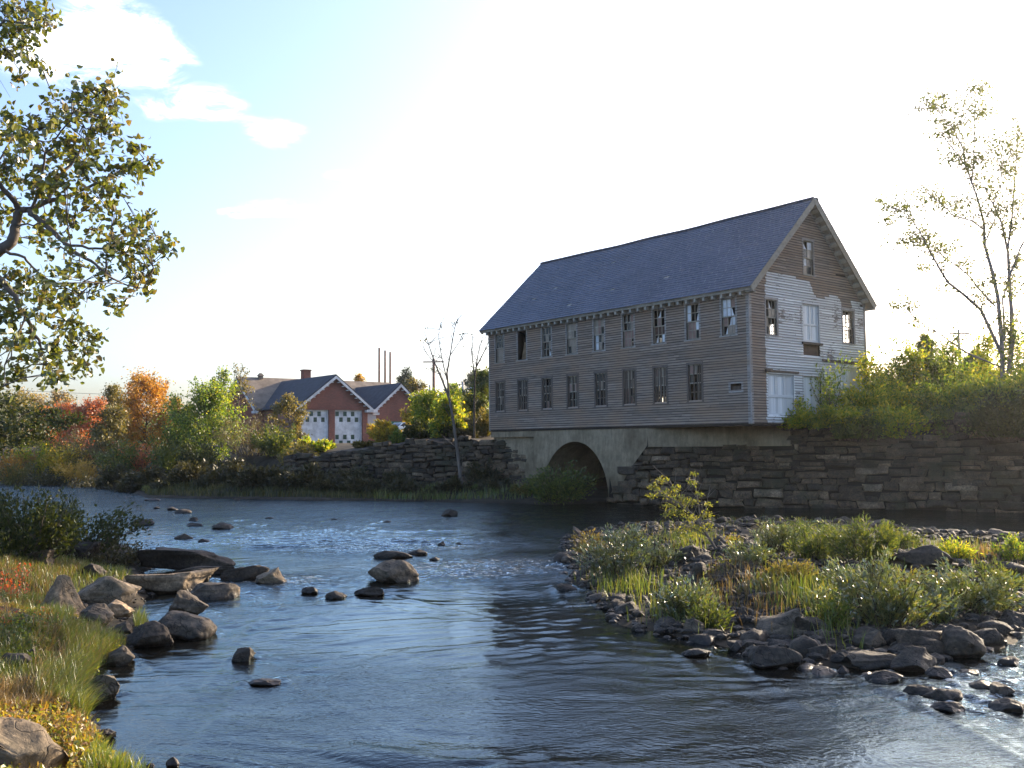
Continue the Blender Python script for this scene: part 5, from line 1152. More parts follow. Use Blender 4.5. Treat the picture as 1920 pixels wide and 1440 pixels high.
traced_tree('locust_tree', 'tall thin tree with sparse blown leaves on the wall right of the mill', 41., (1880, 700), [
    ([(1880, 700), (1878, 640), (1871, 556), (1859, 504), (1846, 459), (1845, 418), (1834, 376), (1822, 341), (1810, 310), (1787, 279), (1767, 254)], 6.2, .5, 0),
    ([(1822, 341), (1826, 296), (1827, 227), (1829, 175)], 2.2, .6, .6), ([(1810, 310), (1806, 279), (1787, 241), (1763, 213), (1745, 195)], 1.8, .5, -.5), ([(1845, 430), (1822, 414), (1787, 404), (1763, 379), (1745, 368)], 2.4, .5, -.8),
    ([(1876, 660), (1860, 625), (1839, 581), (1808, 553), (1777, 529), (1760, 501), (1739, 463), (1725, 435), (1704, 404), (1670, 385)], 4.5, .6, -1.2), ([(1867, 575), (1836, 543), (1815, 515), (1774, 484), (1745, 462), (1700, 450)], 2.4, .5, .8),
    ([(1892, 700), (1898, 640), (1897, 591), (1892, 522), (1890, 473), (1878, 418), (1862, 383), (1845, 350)], 6.5, .8, .5), ([(1890, 465), (1897, 411), (1902, 348), (1909, 251), (1912, 220)], 2.8, .6, .8), ([(1892, 520), (1914, 463), (1950, 400), (1970, 300)], 3, .7, 1),
    ([(1884, 640), (1880, 560), (1892, 522)], 2.4, 1.6, .3), ([(1862, 383), (1880, 340), (1872, 300)], 1.4, .5, -.4), ([(1846, 459), (1862, 420), (1872, 390), (1900, 350)], 1.8, .5, .6), ([(1880, 690), (1810, 660), (1760, 625), (1720, 600), (1700, 580)], 2.2, .5, -1.6)],
    [(1735,195,11),(1755,200,11),(1765,180,5),(1790,200,13),(1825,170,11),(1840,165,9),(1800,225,15),(1830,205,11),(1770,250,15),(1790,240,11),(1850,215,7),(1860,260,16),(1880,280,18),(1870,300,18),(1900,270,16),(1780,290,13),(1800,300,13),(1835,300,12),(1890,320,12),(1850,340,10),(1720,365,15),(1650,377,5),(1680,385,13),(1700,395,13),(1665,415,7),(1755,370,13),(1785,385,13),(1810,380,9),(1840,400,10),(1720,440,13),(1690,450,13),(1740,450,11),(1790,460,10),(1760,470,10),(1730,500,7),(1850,530,7),(1810,490,7),(1880,390,10),(1680,575,6),(1705,575,7),(1915,300,20),(1930,380,20),(1910,420,14),(1915,540,14),(1905,600,16),(1940,480,20)], 'locust', .15, 'bark_pale', 5, per=18, sprd=1.4)
traced_tree('bare_sapling', 'nearly bare crooked sapling standing against the far stone wall', 51.5, (866, 915), [([(866, 915), (858, 850), (850, 790), (843, 750), (830, 715), (815, 680), (805, 650), (795, 620)], 4.2, .5, 0), ([(842, 742), (838, 700), (845, 660), (850, 630), (855, 603)], 2.2, .4, .5), ([(838, 712), (828, 670), (822, 630), (826, 605)], 1.3, .3, -.4), ([(845, 665), (862, 640), (872, 628)], .9, .3, .4), ([(812, 678), (798, 660), (790, 640)], .9, .3, 0)],
    [(800, 615, 5), (850, 605, 6), (870, 625, 6), (830, 610, 4), (795, 640, 4), (868, 650, 4), (812, 690, 5)], 'olive', .16, 'bark_grey', 6, per=3)
traced_tree('bare_sapling', 'slim bare double stemmed sapling right beside the mill end', 54.5, (889, 822), [([(889, 822), (889, 750), (891, 700), (897, 660), (905, 632)], 3, .5, 0), ([(890, 705), (884, 660), (887, 625)], 1.6, .4, .3), ([(892, 690), (910, 655), (917, 640)], 1.4, .4, -.3)], [], 'olive', .1, 'bark', 7)

# --- far bank: each tree placed by where it shows, at its own distance
def T(px, top, wpx, Y, leaf, label, name='tree', kind='round', n=5700, size=0.22, sink=0., **kw):
    g = at(px, 800, Y); z = h1(g[0], g[1]); H = at(px, top, Y)[2]-z+sink; Wm = wpx/F*Y*1.25
    return plant(name, label, kw.pop('cat', 'tree'), (g[0], g[1], z-sink), H, Wm, leaf, n, size, kind, sig=Wm*.05, **kw)
T(278, 706, 100, 88, 'orange', 'bright orange maple, the most vivid tree of the far bank', 'maple_tree', n=11400, size=0.24, limbs=22, clear=.2)
T(222, 722, 66, 98, 'olive', 'olive brown tree just behind and left of the orange maple', n=4940, size=0.24)
T(168, 756, 78, 94, 'red', 'salmon red maple, right one of the red pair', 'maple_tree', n=7980, size=0.24, limbs=20, clear=.12)
T(112, 758, 78, 96, 'red', 'salmon red maple, left one of the red pair', 'maple_tree', n=7980, size=0.24, limbs=20, clear=.12)
T(112, 731, 56, 116, 'tan', 'pale tan tree showing above the red maples', n=2850, size=0.29)
T(52, 738, 70, 120, 'tan', 'sparse pale tree behind the overhanging leaves at far left', n=2280, size=0.29)
T(205, 764, 84, 82, 'olive', 'olive green tree between red maples and orange maple', n=7600, size=0.22, limbs=20, clear=.1)
T(387, 728, 112, 70, 'green', 'lush bright green tree with dark trunk left of the brick building', n=12350, size=0.19, limbs=24, clear=.25, lean=(-.05, 0), trunk_r=.17)
T(418, 684, 46, 73, 'green', 'thin spiry green top rising above the lush green tree', n=1330, size=0.19, limbs=12, clear=.45, kind='open')
T(438, 676, 46, 76, 'olive', 'wispy nearly bare treetop beside the brick gable', n=665, size=0.19, limbs=12, clear=.5, kind='open')
T(345, 752, 66, 78, 'midgreen', 'mid green tree between the orange maple and the lush tree', n=6460, size=0.20, limbs=18, clear=.1)
T(318, 738, 36, 96, 'gold', 'small rust coloured tree right behind the orange maple', n=2850, size=0.23)
T(20, 752, 90, 100, 'olive', 'olive tree behind the dark branch at the left edge', n=5700, size=0.24, clear=.1)
T(660, 688, 34, 122, 'gold', 'pale golden tree peeking over the brick roof', n=2660, size=0.29)
T(770, 697, 42, 130, 'pine', 'dark pine left of the crossarm pole', 'pine_tree', n=4940, size=0.32, kind='open', clear=.45, width=.3)
T(742, 705, 30, 136, 'pine', 'small dark pine just right of the bare poles', 'pine_tree', n=2850, size=0.32, kind='open', clear=.4, width=.3)
T(870, 706, 46, 125, 'pine', 'dark pine behind the street lamp', 'pine_tree', n=4560, size=0.32, kind='open', clear=.4, width=.3)
T(795, 702, 46, 112, 'olive', 'olive autumn tree behind the crossarm pole', n=4940, size=0.27)
T(838, 718, 56, 108, 'green', 'green tree behind the bare crooked sapling', n=4940, size=0.26)
T(908, 690, 66, 66, 'midgreen', 'tall mid green tree tucked against the mill end', n=9880, size=0.18, limbs=22, clear=.1)
T(880, 742, 60, 74, 'yellowgreen', 'yellow green tree under the street lamp', n=6460, size=0.19, limbs=18, clear=.08)
T(545, 738, 58, 76, 'olive', 'rusty young tree in front of the left garage door', n=2850, size=0.20, limbs=14, clear=.2)
T(818, 744, 88, 64, 'yellowgreen', 'large yellow green tree right of the brick building', n=11400, size=0.19, limbs=24, clear=.06)
T(772, 752, 34, 66, 'yellow', 'slender yellow topped sapling in front of the brick gable', n=2470, size=0.18, limbs=14, clear=.25)
T(840, 752, 60, 60, 'yellowgreen', 'fresh yellow green tree close behind the crooked sapling', n=5200, size=.2, limbs=20, clear=.06)
# far-left lower shrubs
def B(px, top, wpx, Y, leaf, label, name='bush', n=2600, size=.22, **kw):
    g = at(px, 850, Y); z = h1(g[0], g[1]); H = at(px, top, Y)[2]-z; Wm = wpx/F*Y
    return bush(name, label, kw.pop('cat', 'bush'), (g[0], g[1], z), H, Wm, leaf, n, size, stems=kw.pop('stems', 20), sig=kw.pop('sig', .07*H), along=kw.pop('along', .12), **kw)
B(165, 806, 110, 80, 'greyolive', 'grey olive twiggy thicket below the red maples', n=5000, size=.22, stems=30, width=.25)
B(112, 812, 60, 84, 'olive', 'olive bush left of the grey twiggy thicket', n=2400)
B(116, 838, 58, 78, 'yellow', 'rounded yellow bush on the far left bank', n=3000)
B(26, 838, 70, 80, 'orange', 'orange tinged bush at the far left of the opposite bank', n=2600)
B(66, 832, 60, 82, 'yellowgreen', 'yellow green bush between the orange and yellow bushes', n=2600)
B(225, 832, 70, 76, 'midgreen', 'green bush under the olive tree', n=3000)
B(265, 825, 46, 77, 'red', 'small red orange bush below the orange maple', n=1200)
B(150, 858, 80, 76, 'gold', 'low straw coloured bush along the left waterline', n=2600, size=.2)
B(45, 862, 90, 77, 'olive', 'low olive growth at the left waterline', n=2600, size=.2)
B(320, 812, 76, 70, 'midgreen', 'rounded green bush below the lush green tree', n=3600)
B(375, 830, 70, 64, 'darkgreen', 'dark green bush under the lush tree trunk', n=3000)
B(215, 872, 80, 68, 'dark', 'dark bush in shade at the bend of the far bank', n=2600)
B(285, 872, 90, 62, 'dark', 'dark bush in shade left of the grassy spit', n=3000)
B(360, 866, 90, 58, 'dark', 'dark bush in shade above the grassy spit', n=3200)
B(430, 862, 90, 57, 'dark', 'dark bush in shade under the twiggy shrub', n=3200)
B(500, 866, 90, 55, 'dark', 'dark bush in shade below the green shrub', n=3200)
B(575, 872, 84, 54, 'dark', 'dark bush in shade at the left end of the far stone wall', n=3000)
B(470, 782, 100, 68, 'greyolive', 'grey twiggy half bare shrub before the brick building', n=3600, size=.2, width=.25, stems=34)
B(515, 800, 76, 66, 'midgreen', 'green shrub right of the twiggy shrub', n=3400)
B(588, 816, 84, 64, 'yellowgreen', 'yellow green bush below the left garage door', n=4200)
B(560, 832, 60, 61, 'olive', 'brownish low bush in front of the yellow green bush', n=2400)
B(725, 790, 64, 63, 'yellow', 'bright yellow bush below the right brick gable', n=4000)
B(685, 824, 60, 63, 'olive', 'rust tinged bush beside the right garage door', n=2600)
B(752, 806, 46, 62, 'green', 'fresh green bush in front of the white car', n=2200)
B(790, 792, 80, 61, 'darkgreen', 'dark bush at the foot of the large yellow green tree', n=3000)
B(850, 786, 60, 60, 'darkgreen', 'dark bush right of the crooked sapling stem', n=2600)
B(905, 770, 46, 58.5, 'olive', 'bronze bush at the far corner of the mill', n=2400)
B(870, 800, 60, 57, 'dark', 'dark bush on top of the far stone wall', n=2000)
for px, top, w_, Y, lab in [(640, 905, 70, 52.5, 'dark low shrub below the far stone wall, leftmost of the row'), (705, 912, 60, 51.5, 'dark low shrub below the middle of the far stone wall'), (930, 890, 76, 49.6, 'dark shrub at the foot of the wall next to the arch'), (985, 905, 50, 48., 'small yellowish shrub at the left foot of the arch'), (800, 915, 60, 50.5, 'low dark shrub by the base of the crooked sapling'), (665, 868, 80, 54.5, 'tall dark shrub covering the left part of the far stone wall'), (745, 880, 60, 53.2, 'dark shrub half way along the far stone wall'), (905, 862, 60, 52.2, 'dark shrub climbing the far stone wall near the mill corner')]:
    B(px, top, w_, Y, 'dark' if px != 985 else 'olive', lab, n=2000, size=.16)
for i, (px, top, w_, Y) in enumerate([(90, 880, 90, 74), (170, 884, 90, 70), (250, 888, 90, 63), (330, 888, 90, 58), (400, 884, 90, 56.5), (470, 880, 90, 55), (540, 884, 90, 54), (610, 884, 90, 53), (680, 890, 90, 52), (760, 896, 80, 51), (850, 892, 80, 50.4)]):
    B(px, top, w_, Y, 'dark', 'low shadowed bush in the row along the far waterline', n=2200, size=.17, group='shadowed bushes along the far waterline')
g = on_ground(1052, 944); bush('bush', 'leafy green bush growing in the mouth of the arch', 'bush', g, 1.9, 3.2, 'midgreen', 4400, .15, stems=26, sig=.16, along=.1)
gravel('gravel', 5000, (-12, -3.4), (8, 30), LEFT, (-.5, .9), 9, (.02, .06))
# --- dark foliage leaning in low at the left edge
traced_tree('leaning_tree', 'dark green limb reaching low over the water at the left edge', 44., (-160, 830), [([(-160, 830), (-90, 815), (-20, 806), (40, 800), (90, 790), (150, 785)], 9, 1.2, 2), ([(-30, 806), (20, 785), (60, 770)], 3, .8, -1), ([(-20, 808), (30, 825), (60, 830)], 3, .8, 1), ([(-160, 900), (-160, 830)], 10, 9, 0)],
    [(20, 770, 26), (60, 775, 26), (-10, 790, 30), (40, 795, 26), (80, 795, 24), (110, 792, 18), (140, 785, 14), (0, 820, 26), (40, 825, 20), (75, 815, 16), (-30, 770, 30), (100, 775, 12), (-60, 800, 30), (0, 750, 20), (-20, 840, 26)], 'darkgreen', .2, 'bark', 9, per=13, sprd=.7)
# --- treeline behind everything
def treeline(name, spans, leaf, label, seed):
    rng = np.random.default_rng(seed); PP = []
    for (px0, px1, top, Y, n) in spans:
        for px in np.arange(px0, px1, 13):
            tp = top+rng.normal()*7; p = at(px+rng.uniform(-6, 6), tp, Y+rng.uniform(-8, 8)); z = h1(p[0], p[1]); hh = p[2]-z; m_ = int(n)
            u = rng.random(m_)**.8; ww = (1-u)**.5*2.2+.25; P = np.stack([p[0]+rng.normal(size=m_)*ww*.8, p[1]+rng.normal(size=m_)*ww*.8, z+hh*u], 1); PP.append(P)
    P = np.concatenate(PP); v, q = leaf_geo(rng, P, .42, .6, .1); tag(link(name, np_mesh(name, v, q, L[leaf])), label, 'trees', None, 'stuff')
treeline('treeline', [(-250, 470, 786, 138, 300), (-250, 460, 800, 128, 260), (440, 930, 748, 155, 260), (740, 930, 768, 118, 260)], 'midgreen', 'distant mixed woods behind the far bank and brick building', 3)
treeline('treeline', [(1600, 2150, 700, 92, 280), (1600, 2150, 716, 84, 220)], 'olive', 'distant sunlit woods beyond the bushes right of the mill', 4)

# --- bushes along the top of the right-hand wall
def RB(px, base_py, top, wpx, Y, leaf, label, n=3200, size=.16, **kw):
    Y += (1.7 if px > 1620 else -.2) if not kw.get('hang') else .7; p = at(px, base_py, Y); z = max(h1(p[0], p[1]), 3.5); zb = 3.0 if kw.pop('hang', False) else z; H = at(px, top, Y)[2]-zb; Wm = wpx/F*Y
    return bush('bush', label, 'bush', (p[0], p[1], zb), H, Wm, leaf, n, size, stems=kw.pop('stems', 22), sig=kw.pop('sig', .10*min(H, 2.2)), along=.08, **kw)
RB(1500, 806, 752, 64, 41.6, 'yellowgreen', 'golden bush hanging in front of the left barn door', n=3000)
RB(1476, 806, 772, 50, 41.3, 'yellowgreen', 'low yellowish bush at the corner of the mill foundation', n=1500)
RB(1566, 806, 756, 96, 41.2, 'yellowgreen', 'yellow green bush covering the middle barn door', n=4600)
RB(1556, 800, 668, 34, 42.2, 'green', 'slender vine like shrub climbing between the barn doors', n=900, stems=8, spread=.3)
RB(1632, 806, 722, 84, 41.0, 'yellowgreen', 'tall yellow green bush at the right corner of the mill', n=6500, stems=28)
RB(1660, 806, 640, 44, 42.8, 'green', 'thin dark shoot of shrub beside the mill eave', n=900, stems=6, spread=.35)
RB(1705, 806, 722, 90, 41.2, 'yellowgreen', 'bush with reddish and yellow leaves left of the spruce', n=5000, stems=28)
RB(1768, 806, 718, 110, 40.2, 'green', 'broad yellow green bush below the spruce', n=6000, stems=28)
RB(1835, 806, 712, 90, 39.2, 'green', 'broad green bush below the thin tall tree', n=6000, stems=28)
RB(1905, 806, 700, 90, 37.8, 'green', 'leafy bush at the right edge above the wall', n=6000, stems=28)
RB(1965, 800, 640, 120, 37., 'green', 'green bush cut by the right frame edge', n=4000, stems=24)
RB(1600, 822, 776, 110, 39.9, 'midgreen', 'green undergrowth spilling over the wall below the barn doors', n=4200, hang=True)
RB(1690, 822, 758, 120, 39.6, 'yellowgreen', 'undergrowth spilling over the wall in the middle of the bushes', n=4600, hang=True)
RB(1790, 822, 756, 120, 39.0, 'midgreen', 'undergrowth spilling over the wall under the spruce', n=4600, hang=True)
RB(1880, 850, 744, 110, 36.9, 'darkgreen', 'dark bush drooping over the wall near the right edge', n=5000, hang=True)
def YT(px, top, wpx, Y, leaf, label, n, **kw):
    p = at(px, 800, Y); z = max(h1(p[0], p[1]), 3.4); H = at(px, top, Y)[2]-z; Wm = wpx/F*Y
    plant('young_tree', label, 'young tree', (p[0], p[1], z), H, Wm, leaf, n, .15, 'open', limbs=kw.pop('limbs', 18), clear=kw.pop('clear', .15), sig=.13, bark='bark', trunk_r=.05, lean=kw.pop('lean', (.02, 0)), **kw)
YT(1668, 632, 60, 44.6, 'green', 'slender young tree rising just right of the mill eave corner', 1100)
YT(1716, 652, 80, 44.8, 'yellowgreen', 'bushy young tree between the slender one and the pointed spruce', 2200)
YT(1800, 650, 84, 44.2, 'green', 'leafy young tree between the two spruces', 2400)
YT(1858, 632, 84, 42.5, 'yellowgreen', 'yellow leaved young tree under the thin tall tree trunk', 2600)
YT(1912, 618, 90, 41.4, 'green', 'young tree with hanging leaves at the right frame edge', 2600)
YT(1630, 668, 70, 43.4, 'yellowgreen', 'small yellowish young tree touching the mill wall', 1500)
def conifer(px, top, wpx, Y, leaf, label, n):
    p = at(px, 800, Y); z = h1(p[0], p[1]); H = at(px, top, Y)[2]-z; Wm = wpx/F*Y
    plant('spruce_tree', label, 'spruce', (p[0], p[1], z), H, Wm, leaf, n, .15, 'cone', limbs=110, clear=.3, width=.3, sig=.06, droop=.0)
conifer(1752, 592, 170, 46., 'spruce', 'pointed green spruce behind the bushes right of the mill', 26000)
conifer(1826, 632, 180, 48., 'spruce', 'broad darker spruce behind the thin tall tree', 24000)
conifer(1700, 678, 60, 52., 'spruce', 'small spruce half hidden left of the pointed spruce', 3000)

# --- left foreground: dark shrub over the water, grasses and weeds
g = on_ground(110, 1035); bush('shrub', 'dark leafy shrub leaning over the water on the left bank', 'shrub', (g[0], g[1], h1(g[0], g[1])), 1.75, 3.2, 'darkgreen', 3400, .10, stems=30, near=True, sig=.12, along=.15, spread=.85)
g = on_ground(35, 1045); bush('shrub', 'dense dark shrub at the left edge beside the leafy one', 'shrub', (g[0], g[1], h1(g[0], g[1])), 1.6, 2.6, 'darkgreen', 4200, .10, stems=26, near=True, sig=.12, along=.1)
g = on_ground(205, 1060); bush('shrub', 'low dark shrub creeping on the shaded slabs', 'shrub', (g[0], g[1], h1(g[0], g[1])), .75, 2.4, 'dark', 2600, .08, stems=26, sig=.08, along=.05)
def scatter(rng, n, poly_px, z=None, jit=0.):
    if poly_px[0] == 'far':
        x = rng.uniform(poly_px[1], poly_px[2], n*12); y = rng.uniform(44, 80, n*12); d = sdf(x, y, FAR); ok = (d > poly_px[3]) & (d < poly_px[4]) & (sdf(x, y, PLAT) < 0); x, y = x[ok][:n], y[ok][:n]
        return np.stack([x, y, height(x, y)], 1)
    poly = [tuple(on_ground(*p)[:2]) for p in poly_px]; a = np.array(poly); x = rng.uniform(a[:, 0].min(), a[:, 0].max(), n*4); y = rng.uniform(a[:, 1].min(), a[:, 1].max(), n*4); ok = sdf(x, y, poly) > 0; x, y = x[ok][:n], y[ok][:n]; x = x+rng.normal(size=len(x))*jit; y = y+rng.normal(size=len(x))*jit*1.6; k = height(x, y) > .02; x, y = x[k], y[k]
    return np.stack([x, y, height(x, y)], 1)
def grass_stuff(name, label, parts, seed, jit=0.):
    rng = np.random.default_rng(seed); V, Q, off, mi, mats = [], [], 0, [], []
    for (poly, n, h, w_, leaf, lean, clump, wind) in parts:
        P = scatter(rng, int(n*(.42 if jit else 1)), poly, None, jit)
        if clump: 
            nz = vnoise(P*np.array([1, 1, 0])*clump, seed); P = P[nz > -.15]
        v, q = blade_geo(rng, P, h, w_, lean, wind); V.append(v); Q.append(q[0]+off); off += len(v)
        if L[leaf] not in mats: mats.append(L[leaf])
        mi.append(np.full(len(q[0]), mats.index(L[leaf])))
    tag(link(name, np_mesh(name, np.concatenate(V), [np.concatenate(Q)], mats, np.concatenate(mi))), label, 'grass', None, 'stuff')
wnd = (.25, -.1)
grass_stuff('grass', 'long green and straw grass on the sunlit left bank', [
    ([(-60, 1120), (70, 1110), (150, 1180), (235, 1195), (235, 1260), (190, 1290), (150, 1340), (-60, 1300)], 5200, .16, .0035, 'grass', .7, 1.2, wnd),
    ([(-60, 1120), (80, 1105), (150, 1160), (90, 1200), (-60, 1210)], 3800, .12, .003, 'grass_dry', .8, 1.6, wnd),
    ([(110, 1200), (180, 1190), (225, 1230), (215, 1275), (120, 1270)], 3400, .26, .003, 'grass', .7, 0, (.35, -.1)), ([(110, 1200), (180, 1190), (225, 1230), (215, 1275), (120, 1270)], 1800, .24, .003, 'grass_bright', .6, 0, (.3, -.1)), ([(60, 1190), (180, 1185), (240, 1250), (200, 1330), (60, 1330)], 2200, .28, .0028, 'grass_dry', .9, 0, (.5, -.1)),
    ([(70, 1270), (170, 1265), (190, 1330), (150, 1350), (60, 1330)], 4200, .30, .0035, 'grass', .8, 0, (.55, -.05)),
    ([(-60, 1290), (90, 1290), (110, 1340), (-60, 1350)], 2600, .24, .0035, 'grass_dry', .8, 0, (.3, 0)),
    ([(175, 1420), (260, 1415), (290, 1480), (150, 1480)], 2200, .22, .004, 'grass_bright', .5, 0, (.1, 0)),
    ([(-60, 1330), (120, 1330), (190, 1400), (160, 1490), (-60, 1490)], 3000, .18, .0035, 'grass_dry', .7, 1.5, (.2, 0)),
    ([(250, 1165), (290, 1155), (310, 1180), (255, 1190)], 900, .24, .004, 'grass_bright', .6, 0, (.1, 0)),
    ([(90, 1150), (125, 1140), (140, 1165), (100, 1175)], 600, .2, .004, 'grass', .6, 0, (.2, 0)),
    ([(-90, 1050), (180, 1060), (250, 1085), (200, 1105), (-90, 1120)], 6500, .2, .005, 'grass', .7, 0, (.1, 0)), ([(-90, 1050), (180, 1070), (120, 1110), (-90, 1125)], 3000, .18, .004, 'grass_dry', .8, 0, (.2, 0)), ([(-60, 1195), (110, 1190), (120, 1290), (-60, 1300)], 3600, .15, .0035, 'grass', .8, 0, (.2, 0))], 41)
def weeds(name, label, parts, seed):
    rng = np.random.default_rng(seed); V, Q, off, mi, mats = [], [], 0, [], []
    for (poly, n, h, sz, leaf, clump) in parts:
        P = scatter(rng, n, poly)
        if clump: P = P[vnoise(P*np.array([1, 1, 0])*clump, seed+3) > .0]
        P = P+np.stack([rng.normal(size=len(P))*.03, rng.normal(size=len(P))*.03, rng.random(len(P))*h], 1)
        v, q = leaf_geo(rng, P, sz, .5, -.1, True, None, .6); V.append(v); Q.append(q[0]+off); off += len(v)
        if L[leaf] not in mats: mats.append(L[leaf])
        mi.append(np.full(len(q[0]), mats.index(L[leaf])))
    tag(link(name, np_mesh(name, np.concatenate(V), [np.concatenate(Q)], mats, np.concatenate(mi))), label, 'weeds', None, 'stuff')
weeds('weeds', 'yellow and red autumn weeds carpeting the left bank', [
    ([(-60, 1340), (110, 1340), (190, 1400), (220, 1450), (200, 1490), (-60, 1490)], 5200, .16, .055, 'weed', 0),
    ([(-60, 1120), (120, 1115), (160, 1190), (-60, 1260)], 5200, .06, .035, 'weed', 1.4),
    ([(-60, 1110), (60, 1105), (50, 1130), (-60, 1135)], 700, .22, .05, 'weed_red', 0),
    ([(-60, 1130), (110, 1130), (130, 1190), (-60, 1200)], 700, .08, .04, 'weed_red', 2.),
    ([(20, 1200), (110, 1200), (110, 1250), (20, 1250)], 1600, .12, .05, 'grass_bright', 0),
    ([(140, 1195), (225, 1215), (225, 1290), (170, 1300)], 1500, .12, .045, 'yellowgreen', 0),
    ([(-60, 1330), (130, 1330), (170, 1400), (-60, 1420)], 1800, .14, .05, 'grass_dry', 0)], 43)

# --- gravel bar plants
def IB(px, py, top, wpx, leaf, label, n, size=.08, name='shrub', **kw):
    g = on_ground(px, py); Y = g[1]; H = max(.25, at(px, top, Y)[2]-g[2]); Wm = wpx/F*Y
    return bush(name, label, kw.pop('cat', 'shrub'), g, H, Wm, leaf, int(n*.72), size, stems=kw.pop('stems', 26), sig=kw.pop('sig', .05), along=kw.pop('along', .15), near=kw.pop('near', True), width=kw.pop('width', .3), **kw)
IB(1165, 1082, 990, 120, 'willow', 'green willow shrub at the left end of the gravel bar', 3800)
IB(1110, 1040, 992, 60, 'olive', 'small dark shrub behind the left willow shrub', 1000)
IB(1290, 1155, 1072, 100, 'willow', 'willow shrub at the front left of the bar', 3000)
IB(1462, 1030, 972, 90, 'willow', 'bright willow shrub beyond the leaning sapling', 2600)
IB(1530, 1050, 985, 90, 'midgreen', 'dull green shrub between the bright willow and the tall dark one', 2600)
IB(1618, 1052, 962, 150, 'midgreen', 'tallest dark shrub at the back of the gravel bar', 5200)
IB(1565, 1172, 1110, 56, 'grass_bright', 'fresh light green small shrub at the bar front', 1200)
IB(1660, 1172, 1050, 160, 'willow', 'large glossy willow shrub in the middle of the bar', 6500, stems=34)
IB(1590, 1120, 1050, 90, 'willow', 'willow shrub left of the large glossy one', 2400)
IB(1820, 1145, 1042, 160, 'willow', 'broad glossy shrub at the right of the bar', 6000, stems=34)
IB(1905, 1052, 1002, 60, 'green', 'bright leafy shrub at the right edge of the bar', 1600)
IB(1790, 1046, 1006, 60, 'yellowgreen', 'yellowish shrub beside the dark outcrop', 1300)
IB(1480, 1100, 1040, 90, 'olive', 'brownish green shrub in the middle of the bar', 2200)
IB(1430, 1130, 1070, 70, 'willow', 'small willow shrub beside the orange grass', 1600)
IB(1440, 1000, 978, 46, 'olive', 'reddish dry shrub behind the bright willow', 500, width=.2)
IB(1725, 1118, 1060, 70, 'olive', 'dull olive shrub between the two large glossy shrubs', 1600)
for a in [(1235, 1060, 1005, 70, 'willow', 'willow shrub between the left willow and the sapling', 1600), (1365, 1085, 1040, 70, 'midgreen', 'low green shrub among the stones left of centre', 1300), (1330, 1178, 1120, 60, 'midgreen', 'low dull shrub at the front edge behind the speckled rock', 1100),
          (1410, 1060, 1010, 80, 'willow', 'glossy shrub in front of the bright back willow', 2000), (1560, 1020, 975, 80, 'willow', 'glossy shrub at the back left of the tallest dark one', 2200), (1690, 1030, 985, 80, 'midgreen', 'green shrub at the right foot of the tallest dark one', 1800), (1540, 1150, 1095, 70, 'willow', 'small glossy shrub left of the fresh light green one', 1500), (1745, 1165, 1100, 80, 'willow', 'glossy shrub right beside the large middle willow', 2200), (1870, 1110, 1050, 80, 'midgreen', 'green shrub behind the broad glossy one at right', 1900), (1500, 1010, 968, 60, 'midgreen', 'green shrub at the back edge over the dark channel', 1300), (1180, 1030, 985, 70, 'midgreen', 'dull shrub at the back left end of the bar', 1400)]: IB(*a)
traced_tree('leaning_sapling', 'yellow leaved sapling leaning left on the gravel bar', float(on_ground(1345, 1034)[1]), (1345, 1034), [([(1345, 1034), (1330, 1010), (1316, 990), (1300, 965), (1275, 945), (1250, 930), (1230, 912)], 3.8, .6, -.3), ([(1316, 990), (1310, 950), (1305, 915), (1298, 885)], 1.8, .4, .4), ([(1290, 955), (1268, 925), (1255, 900), (1240, 888)], 1.4, .4, .3), ([(1325, 1005), (1300, 990), (1275, 985)], 1.4, .4, -.4), ([(1310, 980), (1325, 950), (1328, 925)], 1.2, .4, .2), ([(1275, 945), (1255, 955), (1245, 965)], 1, .3, -.3)],
    [(1228, 915, 10), (1245, 925, 13), (1262, 930, 13), (1280, 940, 13), (1240, 900, 10), (1255, 950, 11), (1275, 960, 13), (1295, 970, 12), (1300, 940, 9), (1298, 905, 8), (1300, 888, 5), (1285, 990, 13), (1310, 990, 12), (1325, 965, 10), (1328, 945, 6), (1268, 915, 9), (1250, 965, 6), (1275, 1000, 8), (1222, 930, 7), (1300, 1005, 9), (1310, 925, 6), (1330, 985, 8)], 'sapling', .065, 'bark_grey', 15, per=7, sprd=.62, depth=.3)
g = on_ground(1372, 1045); e = empty('dry_flower', tuple(g), 0, 'single dry brown flower head on a thin stalk on the bar', 'plant'); h_ = at(1372, 1008, g[1])[2]-g[2]
rng = np.random.default_rng(3); v, q = tubes([limb(rng, (0, 0, 0), (.05, 0, 1), h_, .01, .006, 5, .05)], 5); link('stem', np_mesh('stem', v, q, M['bark']), e)
P = rng.normal(size=(160, 3))*np.array([.09, .09, .05])+np.array([.02, 0, h_]); v, q = leaf_geo(rng, P, .05, .5); link('flower_head', np_mesh('flower_head', v, q, L['weed']), e)
P = rng.normal(size=(60, 3))*np.array([.05, .05, .1])+np.array([.02, 0, h_*.55]); v, q = leaf_geo(rng, P, .07, .35); link('leaf', np_mesh('leaf', v, q, L['yellowgreen']), e)
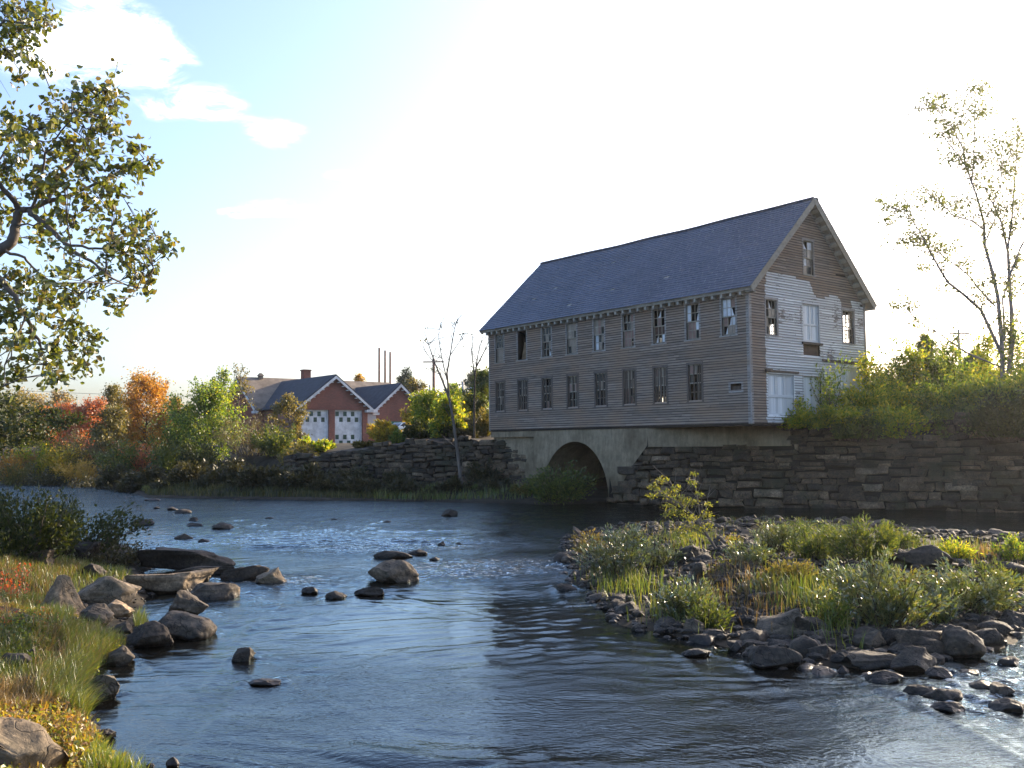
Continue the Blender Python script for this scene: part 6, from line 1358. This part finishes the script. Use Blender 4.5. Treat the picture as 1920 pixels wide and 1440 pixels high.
grass_stuff('grass', 'tufts of green and orange grass across the gravel bar', [
    ([(1110, 1115), (1130, 1085), (1210, 1090), (1220, 1115), (1150, 1125)], 1100, .36, .006, 'grass_bright', .5, 0, (0, 0)), ([(1440, 1135), (1520, 1100), (1540, 1125), (1480, 1140)], 1500, .34, .006, 'grass_bright', .5, 0, (0, 0)),
    ([(1380, 1160), (1400, 1115), (1470, 1120), (1460, 1160)], 800, .26, .005, 'grass_dry', .6, 0, (0, 0)), ([(1330, 1130), (1345, 1085), (1385, 1090), (1380, 1140)], 600, .28, .005, 'grass_dry', .6, 0, (0, 0)), ([(1230, 1170), (1260, 1120), (1330, 1125), (1320, 1175)], 1400, .32, .006, 'grass', .6, 0, (0, 0)),
    ([(1240, 1035), (1260, 1010), (1330, 1012), (1300, 1035)], 900, .3, .007, 'grass_bright', .5, 0, (0, 0)), ([(1700, 1050), (1720, 1020), (1860, 1025), (1840, 1050)], 700, .28, .008, 'grass', .6, 0, (0, 0)), ([(1840, 1060), (1860, 1040), (1910, 1045), (1900, 1070)], 700, .25, .008, 'grass_dry', .6, 0, (0, 0)),
    ([(1430, 985), (1440, 970), (1480, 970), (1480, 985)], 400, .6, .006, 'grass_dry', .3, 0, (0, 0)), ([(1100, 1080), (1120, 1000), (1600, 985), (1860, 1040), (1860, 1150), (1500, 1170), (1250, 1160)], 5000, .22, .006, 'grass', .7, 1.3, (0, 0)), ([(1100, 1080), (1120, 1000), (1600, 985), (1860, 1040), (1700, 1140), (1500, 1150), (1250, 1140)], 1300, .2, .005, 'grass_dry', .7, 1.7, (0, 0)),
    ([(1535, 1195), (1545, 1165), (1575, 1165), (1570, 1195)], 500, .3, .006, 'grass_bright', .5, 0, (0, 0))], 45, .26)
grass_stuff('grass', 'low grass on the shaded spit and far river bank', [(('far', -40, -4, .05, 3.4), 14000, .34, .016, 'bank_grass', .6, 0, (0, 0)), ([(255, 918), (340, 908), (500, 912), (540, 926), (400, 930), (270, 924)], 11000, .34, .016, 'grass', .6, 0, (0, 0)), ([(0, 903), (200, 905), (260, 915), (150, 899), (0, 897)], 3000, .6, .03, 'grass_dry', .5, 0, (0, 0)),
    ([(700, 935), (900, 930), (1040, 938), (1040, 943), (700, 940)], 2200, .35, .015, 'grass', .6, 0, (0, 0))], 47)

# ------------------------------------------------------------------ thin hazy volume, added to imitate a lens flare veil
hz = bpy.data.materials.new('added_flare_veil'); hz.use_nodes = True; t = hz.node_tree; t.nodes.clear()
pv = t.nodes.new('ShaderNodeVolumePrincipled'); pv.inputs['Density'].default_value = .00017; pv.inputs['Anisotropy'].default_value = .76; pv.inputs['Color'].default_value = (.95, .95, .95, 1)
t.links.new(pv.outputs[0], t.nodes.new('ShaderNodeOutputMaterial').inputs['Volume'])
b = MB(); b.box(-760, -330, -2.2, 760, 1120, 21); tag(b.build('added_haze', hz), 'thin hazy volume added to imitate a veil of lens flare', 'added_haze', None, 'stuff')
